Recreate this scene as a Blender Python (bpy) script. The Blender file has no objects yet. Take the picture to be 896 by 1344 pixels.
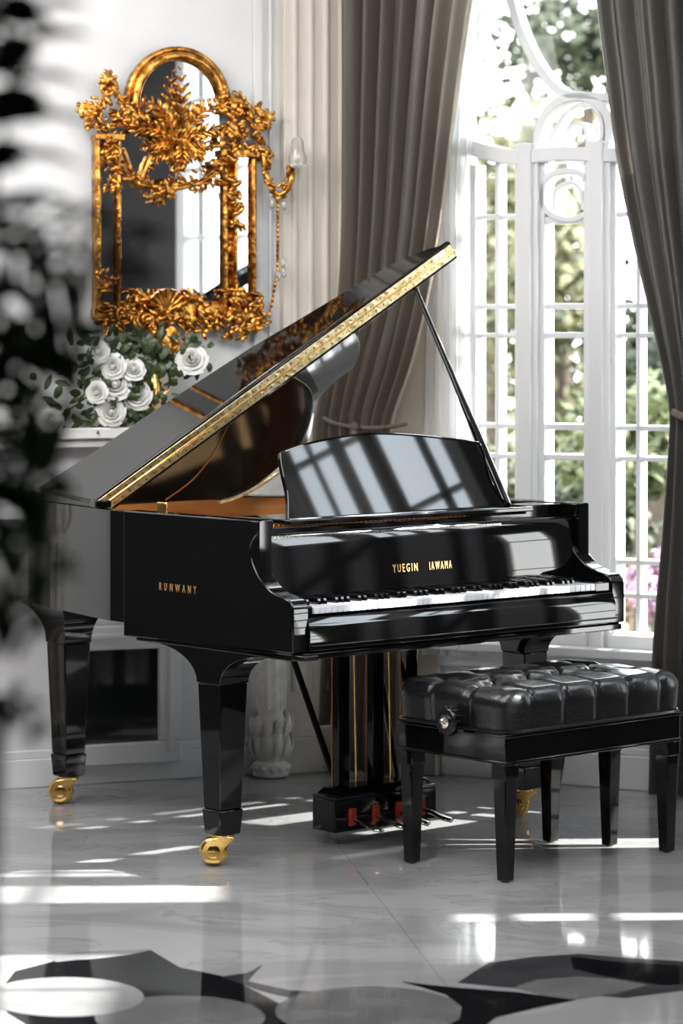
import bpy, bmesh, math, random
from mathutils import Vector, Matrix
R = math.radians
random.seed(7)
C = bpy.context.scene.collection
scene = bpy.context.scene

# ------------------------------------------------------------------ camera model (used to survey the photo)
F, CX, HY, H = 3700.0, 448.0, 440.0, 1.6
CAM = Vector((0, 0, H))

class Frame:
    """a local frame standing on the floor: x = U, y = V, z up"""
    def __init__(s, x, y, deg):
        s.o = Vector((x, y, 0)); s.deg = deg; a = R(deg)
        s.U = Vector((math.cos(a), math.sin(a), 0)); s.V = Vector((-math.sin(a), math.cos(a), 0))
    def w(s, p): return s.o + s.U * p[0] + s.V * p[1] + Vector((0, 0, p[2]))
    def loc(s, w):
        d = w - s.o; return Vector((d.dot(s.U), d.dot(s.V), d.z))
    def plane(s, px, py, P, n):            # where a sight line meets a plane given in local coordinates
        P = s.w(P); n = s.U * n[0] + s.V * n[1] + Vector((0, 0, n[2]))
        r = Vector(((px - CX) / F, 1, (HY - py) / F)); t = (P - CAM).dot(n) / r.dot(n)
        return s.loc(CAM + r * t)
    def v(s, px, py, val): return s.plane(px, py, (0, val, 0), (0, 1, 0))
    def u(s, px, py, val): return s.plane(px, py, (val, 0, 0), (1, 0, 0))
    def z(s, px, py, val): return s.plane(px, py, (0, 0, val), (0, 0, 1))

PF = Frame(-.13, 8.2, 40.9)        # piano: front left corner of the key bed
BF = Frame(.477, 8.245, 42)        # bench: nearest leg
LF = Frame(.05, 10.45, 22)         # left wall, from the corner (x negative to the left)
WF = Frame(.05, 10.45, -28)        # window wall, from the corner (x to the right)

# ------------------------------------------------------------------ materials
def nodes(name):
    m = bpy.data.materials.new(name); m.use_nodes = True
    nt = m.node_tree; return m, nt, nt.nodes['Principled BSDF']
def mat(name, col, rough=.5, metal=0, coat=0, spec=.5, **kw):
    m, nt, b = nodes(name)
    b.inputs['Base Color'].default_value = (*col, 1); b.inputs['Roughness'].default_value = rough
    b.inputs['Metallic'].default_value = metal; b.inputs['Coat Weight'].default_value = coat
    b.inputs['Coat Roughness'].default_value = .02; b.inputs['Specular IOR Level'].default_value = spec
    for k, v in kw.items(): b.inputs[k.replace('_', ' ')].default_value = v
    return m
def noise_mat(name, c1, c2, scale, rough, metal=0, coat=0, bump=0, detail=4, stretch=(1, 1, 1), lo=.35, hi=.65, spec=.5):
    m, nt, b = nodes(name); N = nt.nodes; K = nt.links.new
    tc = N.new('ShaderNodeTexCoord'); mp = N.new('ShaderNodeMapping'); mp.inputs['Scale'].default_value = stretch
    K(tc.outputs['Object'], mp.inputs['Vector'])
    n = N.new('ShaderNodeTexNoise'); n.inputs['Scale'].default_value = scale; n.inputs['Detail'].default_value = detail
    K(mp.outputs['Vector'], n.inputs['Vector'])
    r = N.new('ShaderNodeValToRGB'); r.color_ramp.elements[0].position = lo; r.color_ramp.elements[1].position = hi
    r.color_ramp.elements[0].color = (*c1, 1); r.color_ramp.elements[1].color = (*c2, 1)
    K(n.outputs['Fac'], r.inputs['Fac']); K(r.outputs['Color'], b.inputs['Base Color'])
    b.inputs['Roughness'].default_value = rough; b.inputs['Metallic'].default_value = metal
    b.inputs['Coat Weight'].default_value = coat; b.inputs['Specular IOR Level'].default_value = spec
    if bump:
        bp = N.new('ShaderNodeBump'); bp.inputs['Strength'].default_value = bump; bp.inputs['Distance'].default_value = .01
        K(n.outputs['Fac'], bp.inputs['Height']); K(bp.outputs['Normal'], b.inputs['Normal'])
    return m
def translucent(m, col, fac, transp=0):
    nt = m.node_tree; N = nt.nodes; K = nt.links.new; b = N['Principled BSDF']; out = N['Material Output']
    t = N.new('ShaderNodeBsdfTranslucent'); t.inputs['Color'].default_value = (*col, 1)
    mx = N.new('ShaderNodeMixShader'); mx.inputs[0].default_value = fac
    K(b.outputs[0], mx.inputs[1]); K(t.outputs[0], mx.inputs[2]); last = mx
    if transp:
        tr = N.new('ShaderNodeBsdfTransparent'); m2 = N.new('ShaderNodeMixShader'); m2.inputs[0].default_value = transp
        K(mx.outputs[0], m2.inputs[1]); K(tr.outputs[0], m2.inputs[2]); last = m2
    K(last.outputs[0], out.inputs[0]); return m

M = {}
M['black'] = mat('piano lacquer', (.003, .003, .0035), .035, coat=0, spec=.55)
M['satin'] = mat('satin black', (.006, .006, .006), .25)
M['grey_lacquer'] = mat('lid inner lacquer', (.035, .034, .033), .05, spec=1.0)
M['copper'] = noise_mat('copper wood', (.32, .11, .025), (.52, .2, .05), 3, .3, stretch=(1, 1, 8), coat=.6)
M['ivory'] = mat('ivory keys', (.72, .73, .76), .18, coat=.3)
M['gold'] = noise_mat('polished brass', (.85, .48, .13), (.95, .66, .24), 30, .16, metal=1)
M['bronze'] = noise_mat('bronzed iron plate', (.16, .085, .025), (.24, .13, .04), 8, .45, metal=.6)
M['lid_black'] = mat('lid inner black', (.003, .003, .003), .1, spec=.12)
M['hinge'] = noise_mat('hinge brass', (.62, .4, .14), (1, .86, .56), 60, .3, metal=1, bump=.3, lo=.3, hi=.6)
M['gilt'] = noise_mat('gilded carving', (.26, .09, .012), (.9, .46, .10), 34, .28, metal=1, bump=.7, lo=.38, hi=.62)
M['letter'] = mat('gold leaf lettering', (.8, .5, .18), .35, metal=.4)
M['lettered'] = mat('copper leaf lettering', (.5, .28, .12), .4, metal=.3)
M['red'] = noise_mat('red felt', (.35, .02, .015), (.5, .05, .03), 60, .8)
M['steel'] = mat('polished nickel', (.85, .8, .72), .15, metal=1)
M['leather'] = noise_mat('black leather', (.005, .005, .006), (.011, .011, .012), 90, .24, bump=.1, spec=.65)
M['white'] = mat('white joinery', (.8, .81, .83), .35)
M['wall'] = noise_mat('white wall paint', (.7, .7, .71), (.76, .76, .77), 3, .6)
M['cream'] = noise_mat('cream pilaster paint', (.62, .57, .5), (.7, .65, .58), 2, .5)
M['rwall'] = noise_mat('charcoal wall paint', (.035, .035, .037), (.05, .05, .052), 3, .6)
M['plaster'] = noise_mat('white carved plaster', (.66, .63, .58), (.8, .78, .74), 25, .6, bump=.5)
M['dark_glass'] = mat('dark hearth glass', (.012, .014, .014), .05, spec=.6)
M['mirror'] = mat('mirror glass', (.86, .88, .88), .015, metal=1)
M['crystal'] = mat('crystal', (.95, .93, .9), .05, coat=.5)
M['crystal'].node_tree.nodes['Principled BSDF'].inputs['Transmission Weight'].default_value = .7
M['petal'] = translucent(mat('white petals', (.8, .8, .78), .5), (.8, .8, .75), .1)
M['leaf'] = noise_mat('rose leaves', (.02, .035, .012), (.06, .09, .03), 20, .4)
M['palm'] = noise_mat('palm leaf', (.006, .009, .006), (.014, .022, .012), 6, .5)
M['palm_green'] = noise_mat('green palm leaf', (.018, .05, .014), (.045, .105, .03), 6, .5)
M['ceramic'] = noise_mat('pale glazed planter', (.32, .33, .37), (.42, .43, .47), 4, .25, coat=.4)
M['soil'] = noise_mat('soil', (.02, .015, .01), (.05, .035, .02), 40, .9)
cur = noise_mat('taupe satin curtain', (.085, .081, .079), (.12, .115, .111), 240, .36, stretch=(1, 1, .15), lo=.2, hi=.8, spec=.6)
cur.node_tree.nodes['Principled BSDF'].inputs['Sheen Weight'].default_value = .25
M['curtain'] = translucent(cur, (.58, .49, .4), .42)
cur2 = noise_mat('lined taupe curtain', (.045, .043, .042), (.062, .059, .058), 240, .45, stretch=(1, 1, .15), lo=.2, hi=.8, spec=.6)
M['curtain2'] = translucent(cur2, (.3, .25, .2), .06)
M['sheer'] = translucent(mat('white sheer voile', (.9, .9, .9), .6), (.95, .95, .95), .6, .45)
M['rope'] = noise_mat('tieback cord', (.09, .07, .055), (.17, .14, .11), 60, .6)
M['grass'] = noise_mat('lawn', (.05, .06, .02), (.11, .12, .045), 4, .9)
M['bark'] = noise_mat('bark', (.03, .022, .015), (.07, .05, .035), 12, .9)
M['tree_dark'] = noise_mat('dark foliage', (.012, .017, .008), (.04, .047, .02), 1.5, .7)
M['tree_olive'] = noise_mat('olive foliage', (.03, .03, .009), (.1, .09, .032), 1.5, .7)
M['tree_green'] = noise_mat('green foliage', (.028, .036, .012), (.085, .095, .034), 1.5, .7)
M['bloom_pink'] = noise_mat('mauve blossom', (.16, .06, .13), (.32, .2, .3), 6, .7)
M['bloom_rust'] = noise_mat('rust blossom', (.16, .08, .05), (.3, .2, .11), 6, .7)

def floor_mat():
    m, nt, b = nodes('polished marble'); N = nt.nodes; K = nt.links.new
    tc = N.new('ShaderNodeTexCoord')
    mp = N.new('ShaderNodeMapping'); mp.inputs['Rotation'].default_value = (0, 0, R(20)); mp.inputs['Scale'].default_value = (.7, 1.6, 1)
    K(tc.outputs['Object'], mp.inputs['Vector'])
    n = N.new('ShaderNodeTexNoise'); n.inputs['Scale'].default_value = 1.6; n.inputs['Detail'].default_value = 9; n.inputs['Distortion'].default_value = 1.8
    K(mp.outputs['Vector'], n.inputs['Vector'])
    r = N.new('ShaderNodeValToRGB'); e = r.color_ramp.elements
    e[0].position = .38; e[0].color = (.27, .27, .28, 1); e[1].position = .56; e[1].color = (.35, .35, .36, 1)
    v = e.new(.485); v.color = (.33, .33, .34, 1); v = e.new(.5); v.color = (.255, .255, .265, 1); v = e.new(.512); v.color = (.335, .335, .345, 1)
    K(n.outputs['Fac'], r.inputs['Fac'])
    # wide slabs with hairline joints, laid square to the piano
    mp2 = N.new('ShaderNodeMapping'); mp2.inputs['Rotation'].default_value = (0, 0, R(-8)); mp2.inputs['Location'].default_value = (.28, .35, 0)
    K(tc.outputs['Object'], mp2.inputs['Vector'])
    br = N.new('ShaderNodeTexBrick'); br.offset = 0
    br.inputs['Scale'].default_value = 1; br.inputs['Brick Width'].default_value = 1.5; br.inputs['Row Height'].default_value = 1.5
    br.inputs['Mortar Size'].default_value = .002; br.inputs['Mortar Smooth'].default_value = 0
    br.inputs['Color1'].default_value = br.inputs['Color2'].default_value = (1, 1, 1, 1); br.inputs['Mortar'].default_value = (.75, .75, .75, 1)
    K(mp2.outputs['Vector'], br.inputs['Vector'])
    mx = N.new('ShaderNodeMix'); mx.data_type = 'RGBA'; mx.blend_type = 'MULTIPLY'; mx.inputs[0].default_value = 1
    K(r.outputs['Color'], mx.inputs[6]); K(br.outputs['Color'], mx.inputs[7]); K(mx.outputs[2], b.inputs['Base Color'])
    b.inputs['Roughness'].default_value = .06; b.inputs['Specular IOR Level'].default_value = 1.0; b.inputs['IOR'].default_value = 1.6
    return m
M['floor'] = floor_mat()
M['inlay_black'] = mat('black marble inlay', (.006, .006, .007), .05)
M['inlay_grey'] = noise_mat('grey marble inlay', (.1, .1, .105), (.15, .15, .155), 5, .05)
M['inlay_dark'] = noise_mat('charcoal marble inlay', (.03, .03, .033), (.05, .05, .055), 5, .05)
M['inlay_pale'] = noise_mat('pale marble inlay', (.2, .2, .21), (.26, .26, .27), 5, .05)

def glass_mat():
    m, nt, b = nodes('window glass'); N = nt.nodes; K = nt.links.new
    t = N.new('ShaderNodeBsdfTransparent'); t.inputs[0].default_value = (.96, .98, .98, 1)
    g = N.new('ShaderNodeBsdfGlossy'); g.inputs['Roughness'].default_value = .01
    f = N.new('ShaderNodeFresnel'); f.inputs[0].default_value = 1.3
    mx = N.new('ShaderNodeMixShader'); K(f.outputs[0], mx.inputs[0]); K(t.outputs[0], mx.inputs[1]); K(g.outputs[0], mx.inputs[2])
    K(mx.outputs[0], N['Material Output'].inputs[0]); return m
M['glass'] = glass_mat()

# ------------------------------------------------------------------ mesh builder
class MB:
    def __init__(s): s.v = []; s.f = []
    def add(s, vs, fs):
        b = len(s.v); s.v += [tuple(p) for p in vs]; s.f += [[i + b for i in f] for f in fs]; return s
    def box(s, x0, x1, y0, y1, z0, z1, tf=None):
        vs = [Vector((x, y, z)) for z in (z0, z1) for y in (y0, y1) for x in (x0, x1)]
        if tf: vs = [tf(p) for p in vs]
        return s.add(vs, [(0, 2, 3, 1), (4, 5, 7, 6), (0, 1, 5, 4), (2, 6, 7, 3), (0, 4, 6, 2), (1, 3, 7, 5)])
    def frustum(s, cx, cy, z0, z1, a0, b0, a1, b1):
        vs = [(cx + i * a, cy + j * b, z) for z, a, b in ((z0, a0, b0), (z1, a1, b1)) for j in (-.5, .5) for i in (-.5, .5)]
        return s.add(vs, [(0, 2, 3, 1), (4, 5, 7, 6), (0, 1, 5, 4), (2, 6, 7, 3), (0, 4, 6, 2), (1, 3, 7, 5)])
    def prism(s, pts, vec):                     # planar outline of 3-D points pushed along vec
        pts = [Vector(p) for p in pts]; n = len(pts); vec = Vector(vec)
        nrm = Vector((0, 0, 0))
        for i in range(n): nrm += pts[i].cross(pts[(i + 1) % n])
        if nrm.dot(vec) > 0: pts.reverse()
        q = [p + vec for p in pts]
        return s.add(pts + q, [list(range(n)), list(range(2 * n - 1, n - 1, -1))] + [[(i + 1) % n, i, n + i, n + (i + 1) % n] for i in range(n)])
    def tube(s, path, rad, seg=8, caps=True):
        path = [Vector(p) for p in path]; n = len(path)
        rad = [rad] * n if not hasattr(rad, '__len__') else rad
        vs = []; up = Vector((.13, .31, .94)); prev = None
        for i, p in enumerate(path):
            t = (path[min(i + 1, n - 1)] - path[max(i - 1, 0)]).normalized()
            a = (prev - t * prev.dot(t)) if prev is not None else t.cross(up)
            if a.length < 1e-6: a = t.cross(Vector((1, 0, 0)))
            a.normalize(); prev = a; b = t.cross(a)
            r = rad[i]; ra, rb = r if hasattr(r, '__len__') else (r, r)
            for k in range(seg):
                an = 2 * math.pi * k / seg; vs.append(p + a * ra * math.cos(an) + b * rb * math.sin(an))
        fs = [[i * seg + k, i * seg + (k + 1) % seg, (i + 1) * seg + (k + 1) % seg, (i + 1) * seg + k] for i in range(n - 1) for k in range(seg)]
        if caps: fs += [list(range(seg - 1, -1, -1)), [(n - 1) * seg + k for k in range(seg)]]
        return s.add(vs, fs)
    def lathe(s, prof, c, seg=24, axis='z', squash=1):
        vs = []
        for r, h in prof:
            for k in range(seg):
                a = 2 * math.pi * k / seg; x, y = r * math.cos(a), r * math.sin(a) * squash
                p = {'z': (x, y, h), 'x': (h, x, y), 'y': (y, h, x)}[axis]; vs.append(Vector(c) + Vector(p))
        n = len(prof)
        fs = [[i * seg + k, i * seg + (k + 1) % seg, (i + 1) * seg + (k + 1) % seg, (i + 1) * seg + k] for i in range(n - 1) for k in range(seg)]
        fs += [list(range(seg - 1, -1, -1)), [(n - 1) * seg + k for k in range(seg)]]
        return s.add(vs, fs)
    def ball(s, c, r, rot=None, seg=8, rings=5):
        r = Vector(r) if hasattr(r, '__len__') else Vector((r, r, r)); c = Vector(c); vs = []
        for i in range(rings + 1):
            th = math.pi * i / rings
            for k in range(seg):
                a = 2 * math.pi * k / seg
                p = Vector((math.sin(th) * math.cos(a) * r.x, math.sin(th) * math.sin(a) * r.y, math.cos(th) * r.z))
                if rot is not None: p = rot @ p
                vs.append(c + p)
        return s.add(vs, [[i * seg + k, (i + 1) * seg + k, (i + 1) * seg + (k + 1) % seg, i * seg + (k + 1) % seg] for i in range(rings) for k in range(seg)])
    def grid(s, rows, close=False):
        nr, nc = len(rows), len(rows[0]); vs = [p for r in rows for p in r]; m = nc if close else nc - 1
        return s.add(vs, [[i * nc + j, i * nc + (j + 1) % nc, (i + 1) * nc + (j + 1) % nc, (i + 1) * nc + j] for i in range(nr - 1) for j in range(m)])
    def loft(s, secs):                           # closed sections of equal count, with end caps
        n = len(secs[0]); vs = [p for q in secs for p in q]; L = len(secs)
        fs = [[i * n + k, i * n + (k + 1) % n, (i + 1) * n + (k + 1) % n, (i + 1) * n + k] for i in range(L - 1) for k in range(n)]
        return s.add(vs, fs + [list(range(n - 1, -1, -1)), [(L - 1) * n + k for k in range(n)]])
    def leaf(s, base, tip, width, nrm, bend=.0, seg=4):
        base, tip, nrm = Vector(base), Vector(tip), Vector(nrm); d = tip - base; side = d.cross(nrm)
        if side.length < 1e-7: side = d.cross(Vector((.3, .5, .8)))
        side.normalize(); rows = []
        for i in range(seg + 1):
            t = i / seg; w = width * math.sin(math.pi * min(.98, .12 + .86 * t)) * .5
            p = base + d * t + nrm * (bend * 4 * t * (1 - t)); rows.append([p - side * w, p + nrm * w * .25, p + side * w])
        return s.grid(rows)
    def build(s, name, m, parent=None, bevel=0, smooth=40, seg=2):
        me = bpy.data.meshes.new(name); me.from_pydata(s.v, [], s.f); me.validate()
        bm = bmesh.new(); bm.from_mesh(me); bmesh.ops.recalc_face_normals(bm, faces=bm.faces); bm.to_mesh(me); bm.free()
        me.materials.append(M[m] if isinstance(m, str) else m)
        if smooth:
            for p in me.polygons: p.use_smooth = True
            me.set_sharp_from_angle(angle=R(smooth))
        o = bpy.data.objects.new(name, me); C.objects.link(o)
        if parent: o.parent = parent
        if bevel:
            b = o.modifiers.new('bevel', 'BEVEL'); b.width = bevel; b.segments = seg; b.limit_method = 'ANGLE'; b.angle_limit = R(35); b.harden_normals = False
        return o

def spline(pts, n=8, closed=False):
    pts = [Vector(p) for p in pts]; L = len(pts); out = []
    for i in range(L if closed else L - 1):
        g = lambda k: pts[k % L] if closed else pts[max(0, min(L - 1, k))]
        a, b, c, d = g(i - 1), g(i), g(i + 1), g(i + 2)
        for k in range(n):
            t = k / n
            out.append(.5 * ((2 * b) + (c - a) * t + (2 * a - 5 * b + 4 * c - d) * t * t + (3 * b - a - 3 * c + d) * t ** 3))
    if not closed: out.append(pts[-1])
    return out
def tag(o, label, cat=None, group=None, kind=None):
    if label: o['label'] = label
    if cat: o['category'] = cat
    if group: o['group'] = group
    if kind: o['kind'] = kind
    return o
def empty(name, fr=None, loc=None, rz=0):
    o = bpy.data.objects.new(name, None); C.objects.link(o); o.empty_display_size = .1
    if fr: o.location = fr.o; o.rotation_euler.z = R(fr.deg)
    else: o.location = loc or (0, 0, 0); o.rotation_euler.z = rz
    return o
def struct(o): o['kind'] = 'structure'; return o
def place(o, fr): o.location = fr.o; o.rotation_euler.z = R(fr.deg); return o
def copy_obj(o, parent=None):
    c = o.copy(); C.objects.link(c); c.parent = parent
    for ch in o.children: copy_obj(ch, c)
    return c
def text(name, body, size, m, parent, mtx, spread=1.0, label=None):
    cu = bpy.data.curves.new(name, 'FONT'); cu.body = body; cu.size = size; cu.extrude = .0008; cu.align_x = 'CENTER'; cu.align_y = 'CENTER'
    cu.space_character = spread; cu.resolution_u = 2
    t = bpy.data.objects.new(name + '_curve', cu); C.objects.link(t)
    dg = bpy.context.evaluated_depsgraph_get(); me = bpy.data.meshes.new_from_object(t.evaluated_get(dg))
    bpy.data.objects.remove(t)
    me.transform(mtx); me.materials.clear(); me.materials.append(M[m])
    o = bpy.data.objects.new(name, me); C.objects.link(o); o.parent = parent
    if label: o['label'] = label
    return o

# ------------------------------------------------------------------ the room
CEIL = 3.6
floor = struct(MB().box(-2.7, 2.7, -1.7, 10.7, -.08, 0).build('floor', 'floor'))
ceil = struct(MB().box(-2.7, 2.7, -1.7, 10.7, CEIL, CEIL + .1).build('ceiling', 'wall'))
lw = MB().box(-2.95, -.02, 0, .15, 0, CEIL)
for x0, x1 in ((-.405, -.37), (-.345, -.335), (-2.6, -2.56)):          # raised panel moulding, vertical runs
    lw.box(x0, x1, -.018, 0, 1.05 if x0 < -1 else 0.2, 3.3)
lw.box(-2.6, -.37, -.018, 0, 3.26, 3.3)
wall_left = struct(place(lw.build('wall_left', 'wall', bevel=.004), LF))
bl = MB().box(-2.84, -.30, -.02, 0, 0, .1).box(-2.84, -.30, -.012, 0, .1, .13)
struct(place(bl.build('baseboard_left', 'white', bevel=.004), LF))
# cream fluted pilaster that turns the corner
pl = MB()
pl.prism([(-.30, -.0, 0), (-.30, -.05, 0), (0, -.05, 0), (0, 0, 0)], (0, 0, CEIL))
for k in range(4): pl.tube([(-.26 + k * .062, -.05, .3), (-.26 + k * .062, -.05, 3.4)], .014, 10)
pl.box(-.32, .02, -.075, 0, 0, .13).box(-.31, .015, -.065, 0, .13, .17)
struct(place(pl.build('wall_corner_pilaster', 'cream', bevel=.004), LF))
pr = MB().box(-.0, .36, -.03, .0, 0, CEIL).box(0, .36, -.05, 0, 0, .13)
struct(place(pr.build('wall_corner_return', 'cream', bevel=.004), WF))

WS0, WS1, WZ0, WZ1 = .37, 1.37, .49, 3.3
ww = MB().box(-.05, WS0, 0, .2, 0, CEIL).box(WS1, 2.85, 0, .2, 0, CEIL).box(WS0, WS1, 0, .2, 0, WZ0).box(WS0, WS1, 0, .2, WZ1, CEIL)
struct(place(ww.build('wall_window', 'wall'), WF))
sl = MB().box(WS0 - .06, WS1 + .1, -.07, .12, WZ0 - .03, WZ0 + .005).box(WS0 - .03, WS1 + .06, -.03, 0, WZ0 - .09, WZ0 - .03)
struct(place(sl.build('trim_sill', 'white', bevel=.006), WF))
bb = MB().box(.36, 2.85, -.02, 0, 0, .12).box(.36, 2.85, -.012, 0, .12, .145)
struct(place(bb.build('baseboard_window', 'white', bevel=.004), WF))

# big arched window: frame bars and panes
win = empty('window_1', WF); struct(win)
fb = MB()
D0, D1 = .03, .1
def bar(x0, x1, z0, z1, d0=D0, d1=D1): fb.box(x0, x1, d0, d1, z0, z1)
bar(WS0, WS0 + .06, WZ0, WZ1, .0, .14); bar(WS1 - .06, WS1, WZ0, WZ1, .0, .14); bar(WS0, WS1, WZ1 - .06, WZ1, .0, .14); bar(WS0, WS1, WZ0, WZ0 + .05, .0, .14)
for x0, x1 in ((.648, .738), (.924, 1.016)):
    bar(x0, x1, WZ0, 2.29, .0, .13); bar(x0 + .02, x1 - .02, WZ0, 2.29, -.02, .13)
for x in (.564, 1.112): bar(x - .008, x + .008, WZ0, 2.25)
for x in (.47, .742, .922, 1.018, 1.276): bar(x - .014, x + .014, WZ0, 2.22, .02, .11)
for z in (2.03, 1.704, 1.60, 1.272, 1.163, .797, .678):
    bar(WS0, .66, z - .009, z + .009); bar(1.0, WS1, z - .009, z + .009)
    if z > .9 and z < 2: bar(.73, .93, z - .011, z + .011)
def ribbon(pts, w, d0, d1):                      # flat curved bar in the window plane
    pts = [Vector((p[0], 0, p[1])) for p in pts]; n = len(pts); secs = []
    for i, p in enumerate(pts):
        t = (pts[min(i + 1, n - 1)] - pts[max(i - 1, 0)]).normalized(); q = Vector((-t.z, 0, t.x)) * w * .5
        secs.append([p + q + Vector((0, d0, 0)), p - q + Vector((0, d0, 0)), p - q + Vector((0, d1, 0)), p + q + Vector((0, d1, 0))])
    fb.loft(secs)
def wpx(pts): return [(q.x, q.z) for q in (WF.v(a, b, .03) for a, b in pts)]
ribbon([(p.x, p.z) for p in spline([(x, 0, z) for x, z in wpx([(575, 172), (606, 188), (640, 200), (675, 206), (702, 207)])], 6)], .055, -.01, .12)
ribbon(wpx([(698, 206), (740, 202), (800, 204), (900, 206)]), .05, -.01, .12)
def loop(px, w, closed=False, d0=.02, d1=.1):
    q = spline([(x, 0, z) for x, z in wpx(px)], 6, closed); q = [(p.x, p.z) for p in q]
    if closed: q += q[:2]
    ribbon(q, w, d0, d1)
loop([(640, -120), (660, -40), (670, 0), (682, 40), (702, 82), (728, 115), (745, 124), (770, 126), (800, 128)], .03)       # sweeping arch bar
loop([(706, 200), (706, 175), (714, 152), (730, 135), (752, 127), (776, 130), (794, 146), (800, 170), (798, 196)], .032)
loop([(722, 196), (728, 172), (742, 150), (760, 138), (778, 140), (788, 156), (790, 178), (784, 196)], .016)
loop([(738, 196), (744, 174), (756, 163), (768, 168), (774, 196)], .014)
loop([(712, 255), (716, 236), (732, 226), (756, 226), (774, 238), (780, 258), (772, 278), (750, 288), (728, 284), (714, 272)], .022, True)
loop([(728, 276), (728, 252), (744, 240), (760, 246), (766, 276)], .012)
bar(.73, .93, 2.0, 2.025)
fb.build('window_frame', 'white', win, bevel=.004)
MB().box(WS0 + .05, WS1 - .05, .062, .066, WZ0 + .04, WZ1 - .05).build('pane', 'glass', win)

# right wall with two tall windows (out of the frame, they light the room and show in the lacquer)
RX = 2.5; RT = 9.15
holes = [(6.55, 7.45, 1.75, 3.2), (7.95, 9.08, 1.62, 3.2), (8.84, 9.04, .35, 1.4), (7.76, 7.88, .75, 1.4)]  # last low slot is added to throw a sun streak across the floor
rw = MB().box(RX, RX + .2, -1.7, 6.55, 0, CEIL).box(RX, RX + .2, 7.45, 7.95, 1.4, CEIL).box(RX, RX + .2, 7.45, 7.76, 0, 1.4).box(RX, RX + .2, 7.88, 7.95, 0, 1.4).box(RX, RX + .2, 9.08, RT + .15, 0, CEIL)
for y0, y1, z0, z1 in holes[:1]: rw.box(RX, RX + .2, y0, y1, 0, z0).box(RX, RX + .2, y0, y1, z1, CEIL)
rw.box(RX, RX + .2, 7.95, 9.08, 3.2, CEIL).box(RX, RX + .2, 7.95, 9.08, 1.4, 1.62)
rw.box(RX, RX + .2, 7.95, 8.84, 0, 1.4).box(RX, RX + .2, 9.04, 9.08, 0, 1.4)
rw.box(RX, RX + .2, 7.76, 7.88, 0, .75).box(RX, RX + .2, 8.84, 9.04, 0, .35)
struct(rw.build('wall_right', 'rwall'))
wobj = []
for i, (y0, y1, z0, z1) in enumerate(holes):
    w = empty('window_%d' % (i + 2), loc=(RX, y0, z0)); struct(w); wobj.append(w); f = MB(); a, b = y1 - y0, z1 - z0
    t = min(.06, a * .1); f.box(0, .1, 0, t, 0, b).box(0, .1, a - t, a, 0, b).box(0, .1, 0, a, 0, t).box(0, .1, 0, a, b - t, b)
    if a > .5: f.box(.02, .08, a / 2 - .012, a / 2 + .012, 0, b)
    for k in range(1, 4): f.box(.03, .07, 0, a, b * k / 4 - .012, b * k / 4 + .012)
    f.build('window_frame', 'white', w, bevel=.004); MB().box(.045, .05, .04, a - .04, .04, b - .04).build('pane', 'glass', w)
# unseen dark drapes over the larger side window, added to band the desk's reflection
for y0, y1 in ((8.0, 8.06), (8.30, 8.45), (8.60, 8.66), (8.72, 8.80), (8.93, 8.97)):
    rows = [[(RX - .06 + .02 * math.sin(k * 1.9), y0 + (y1 - y0) * k / 12, z) for k in range(13)] for z in (3.3, 2.6, 1.9, 1.5)]
    d_ = MB().grid(rows).build('drape', 'curtain2', smooth=180); d_.parent = wobj[1]; d_.location = -wobj[1].location
struct(MB().box(-2.75, -2.6, -1.7, 9.45, 0, CEIL).build('wall_far_left', 'rwall'))
struct(MB().box(-2.75, 2.7, -1.85, -1.7, 0, CEIL).build('wall_back', 'rwall'))

# floor inlay: petals and discs of black, grey and pale stone set in the marble
def fl(px): return [Vector((p.x, p.y, 0)) for p in (Frame(0, 0, 0).z(a, b, 0) for a, b in px)]
def inlay(px, m, h, smooth=True):
    q = fl(px)
    if smooth: q = spline(q, 6, True)
    return struct(MB().prism(q, (0, 0, h)).build('floor_inlay', m))
def disc(cx, cy, rx, ry): return [(cx + rx * math.cos(a), cy + ry * math.sin(a)) for a in [2 * math.pi * k / 40 for k in range(40)]]
inlay([(20, 1275), (70, 1262), (120, 1259), (168, 1254), (197, 1247), (214, 1257), (236, 1270), (290, 1281), (320, 1293), (352, 1310), (386, 1328), (400, 1360), (200, 1372), (60, 1360), (10, 1330), (0, 1300)], 'inlay_black', .0008, False)
inlay([(60, 1256), (96, 1250), (195, 1246), (166, 1254), (120, 1258), (74, 1263)], 'inlay_pale', .0010, False)  # pale sliver along the black shape's upper edge
inlay(disc(85, 1309, 104, 26), 'inlay_pale', .0014, False)
inlay(disc(236, 1336, 112, 29), 'inlay_grey', .0012, False)
inlay([(290, 1282), (325, 1277), (345, 1266), (325, 1288), (380, 1300), (430, 1302), (380, 1310), (340, 1300)], 'inlay_dark', .0006, False)
inlay([(640, 1264), (700, 1256), (760, 1252), (830, 1258), (900, 1262), (900, 1300), (820, 1310), (700, 1300), (600, 1290)], 'inlay_dark', .0006, False)
inlay(disc(485, 1328, 124, 33), 'inlay_grey', .0012, False)
inlay([(528, 1289), (560, 1293), (600, 1297), (680, 1303), (755, 1313), (700, 1324), (650, 1336), (620, 1360), (560, 1360), (603, 1338), (606, 1322), (585, 1306), (556, 1297)], 'inlay_black', .0016, False)
inlay([(672, 1297), (705, 1286), (755, 1282), (810, 1286), (850, 1293), (810, 1304), (756, 1312), (710, 1306)], 'inlay_grey', .0010, False)
inlay([(748, 1256), (800, 1262), (896, 1268), (920, 1290), (870, 1294), (840, 1289), (790, 1281), (752, 1272)], 'inlay_black', .0012, False)

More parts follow.
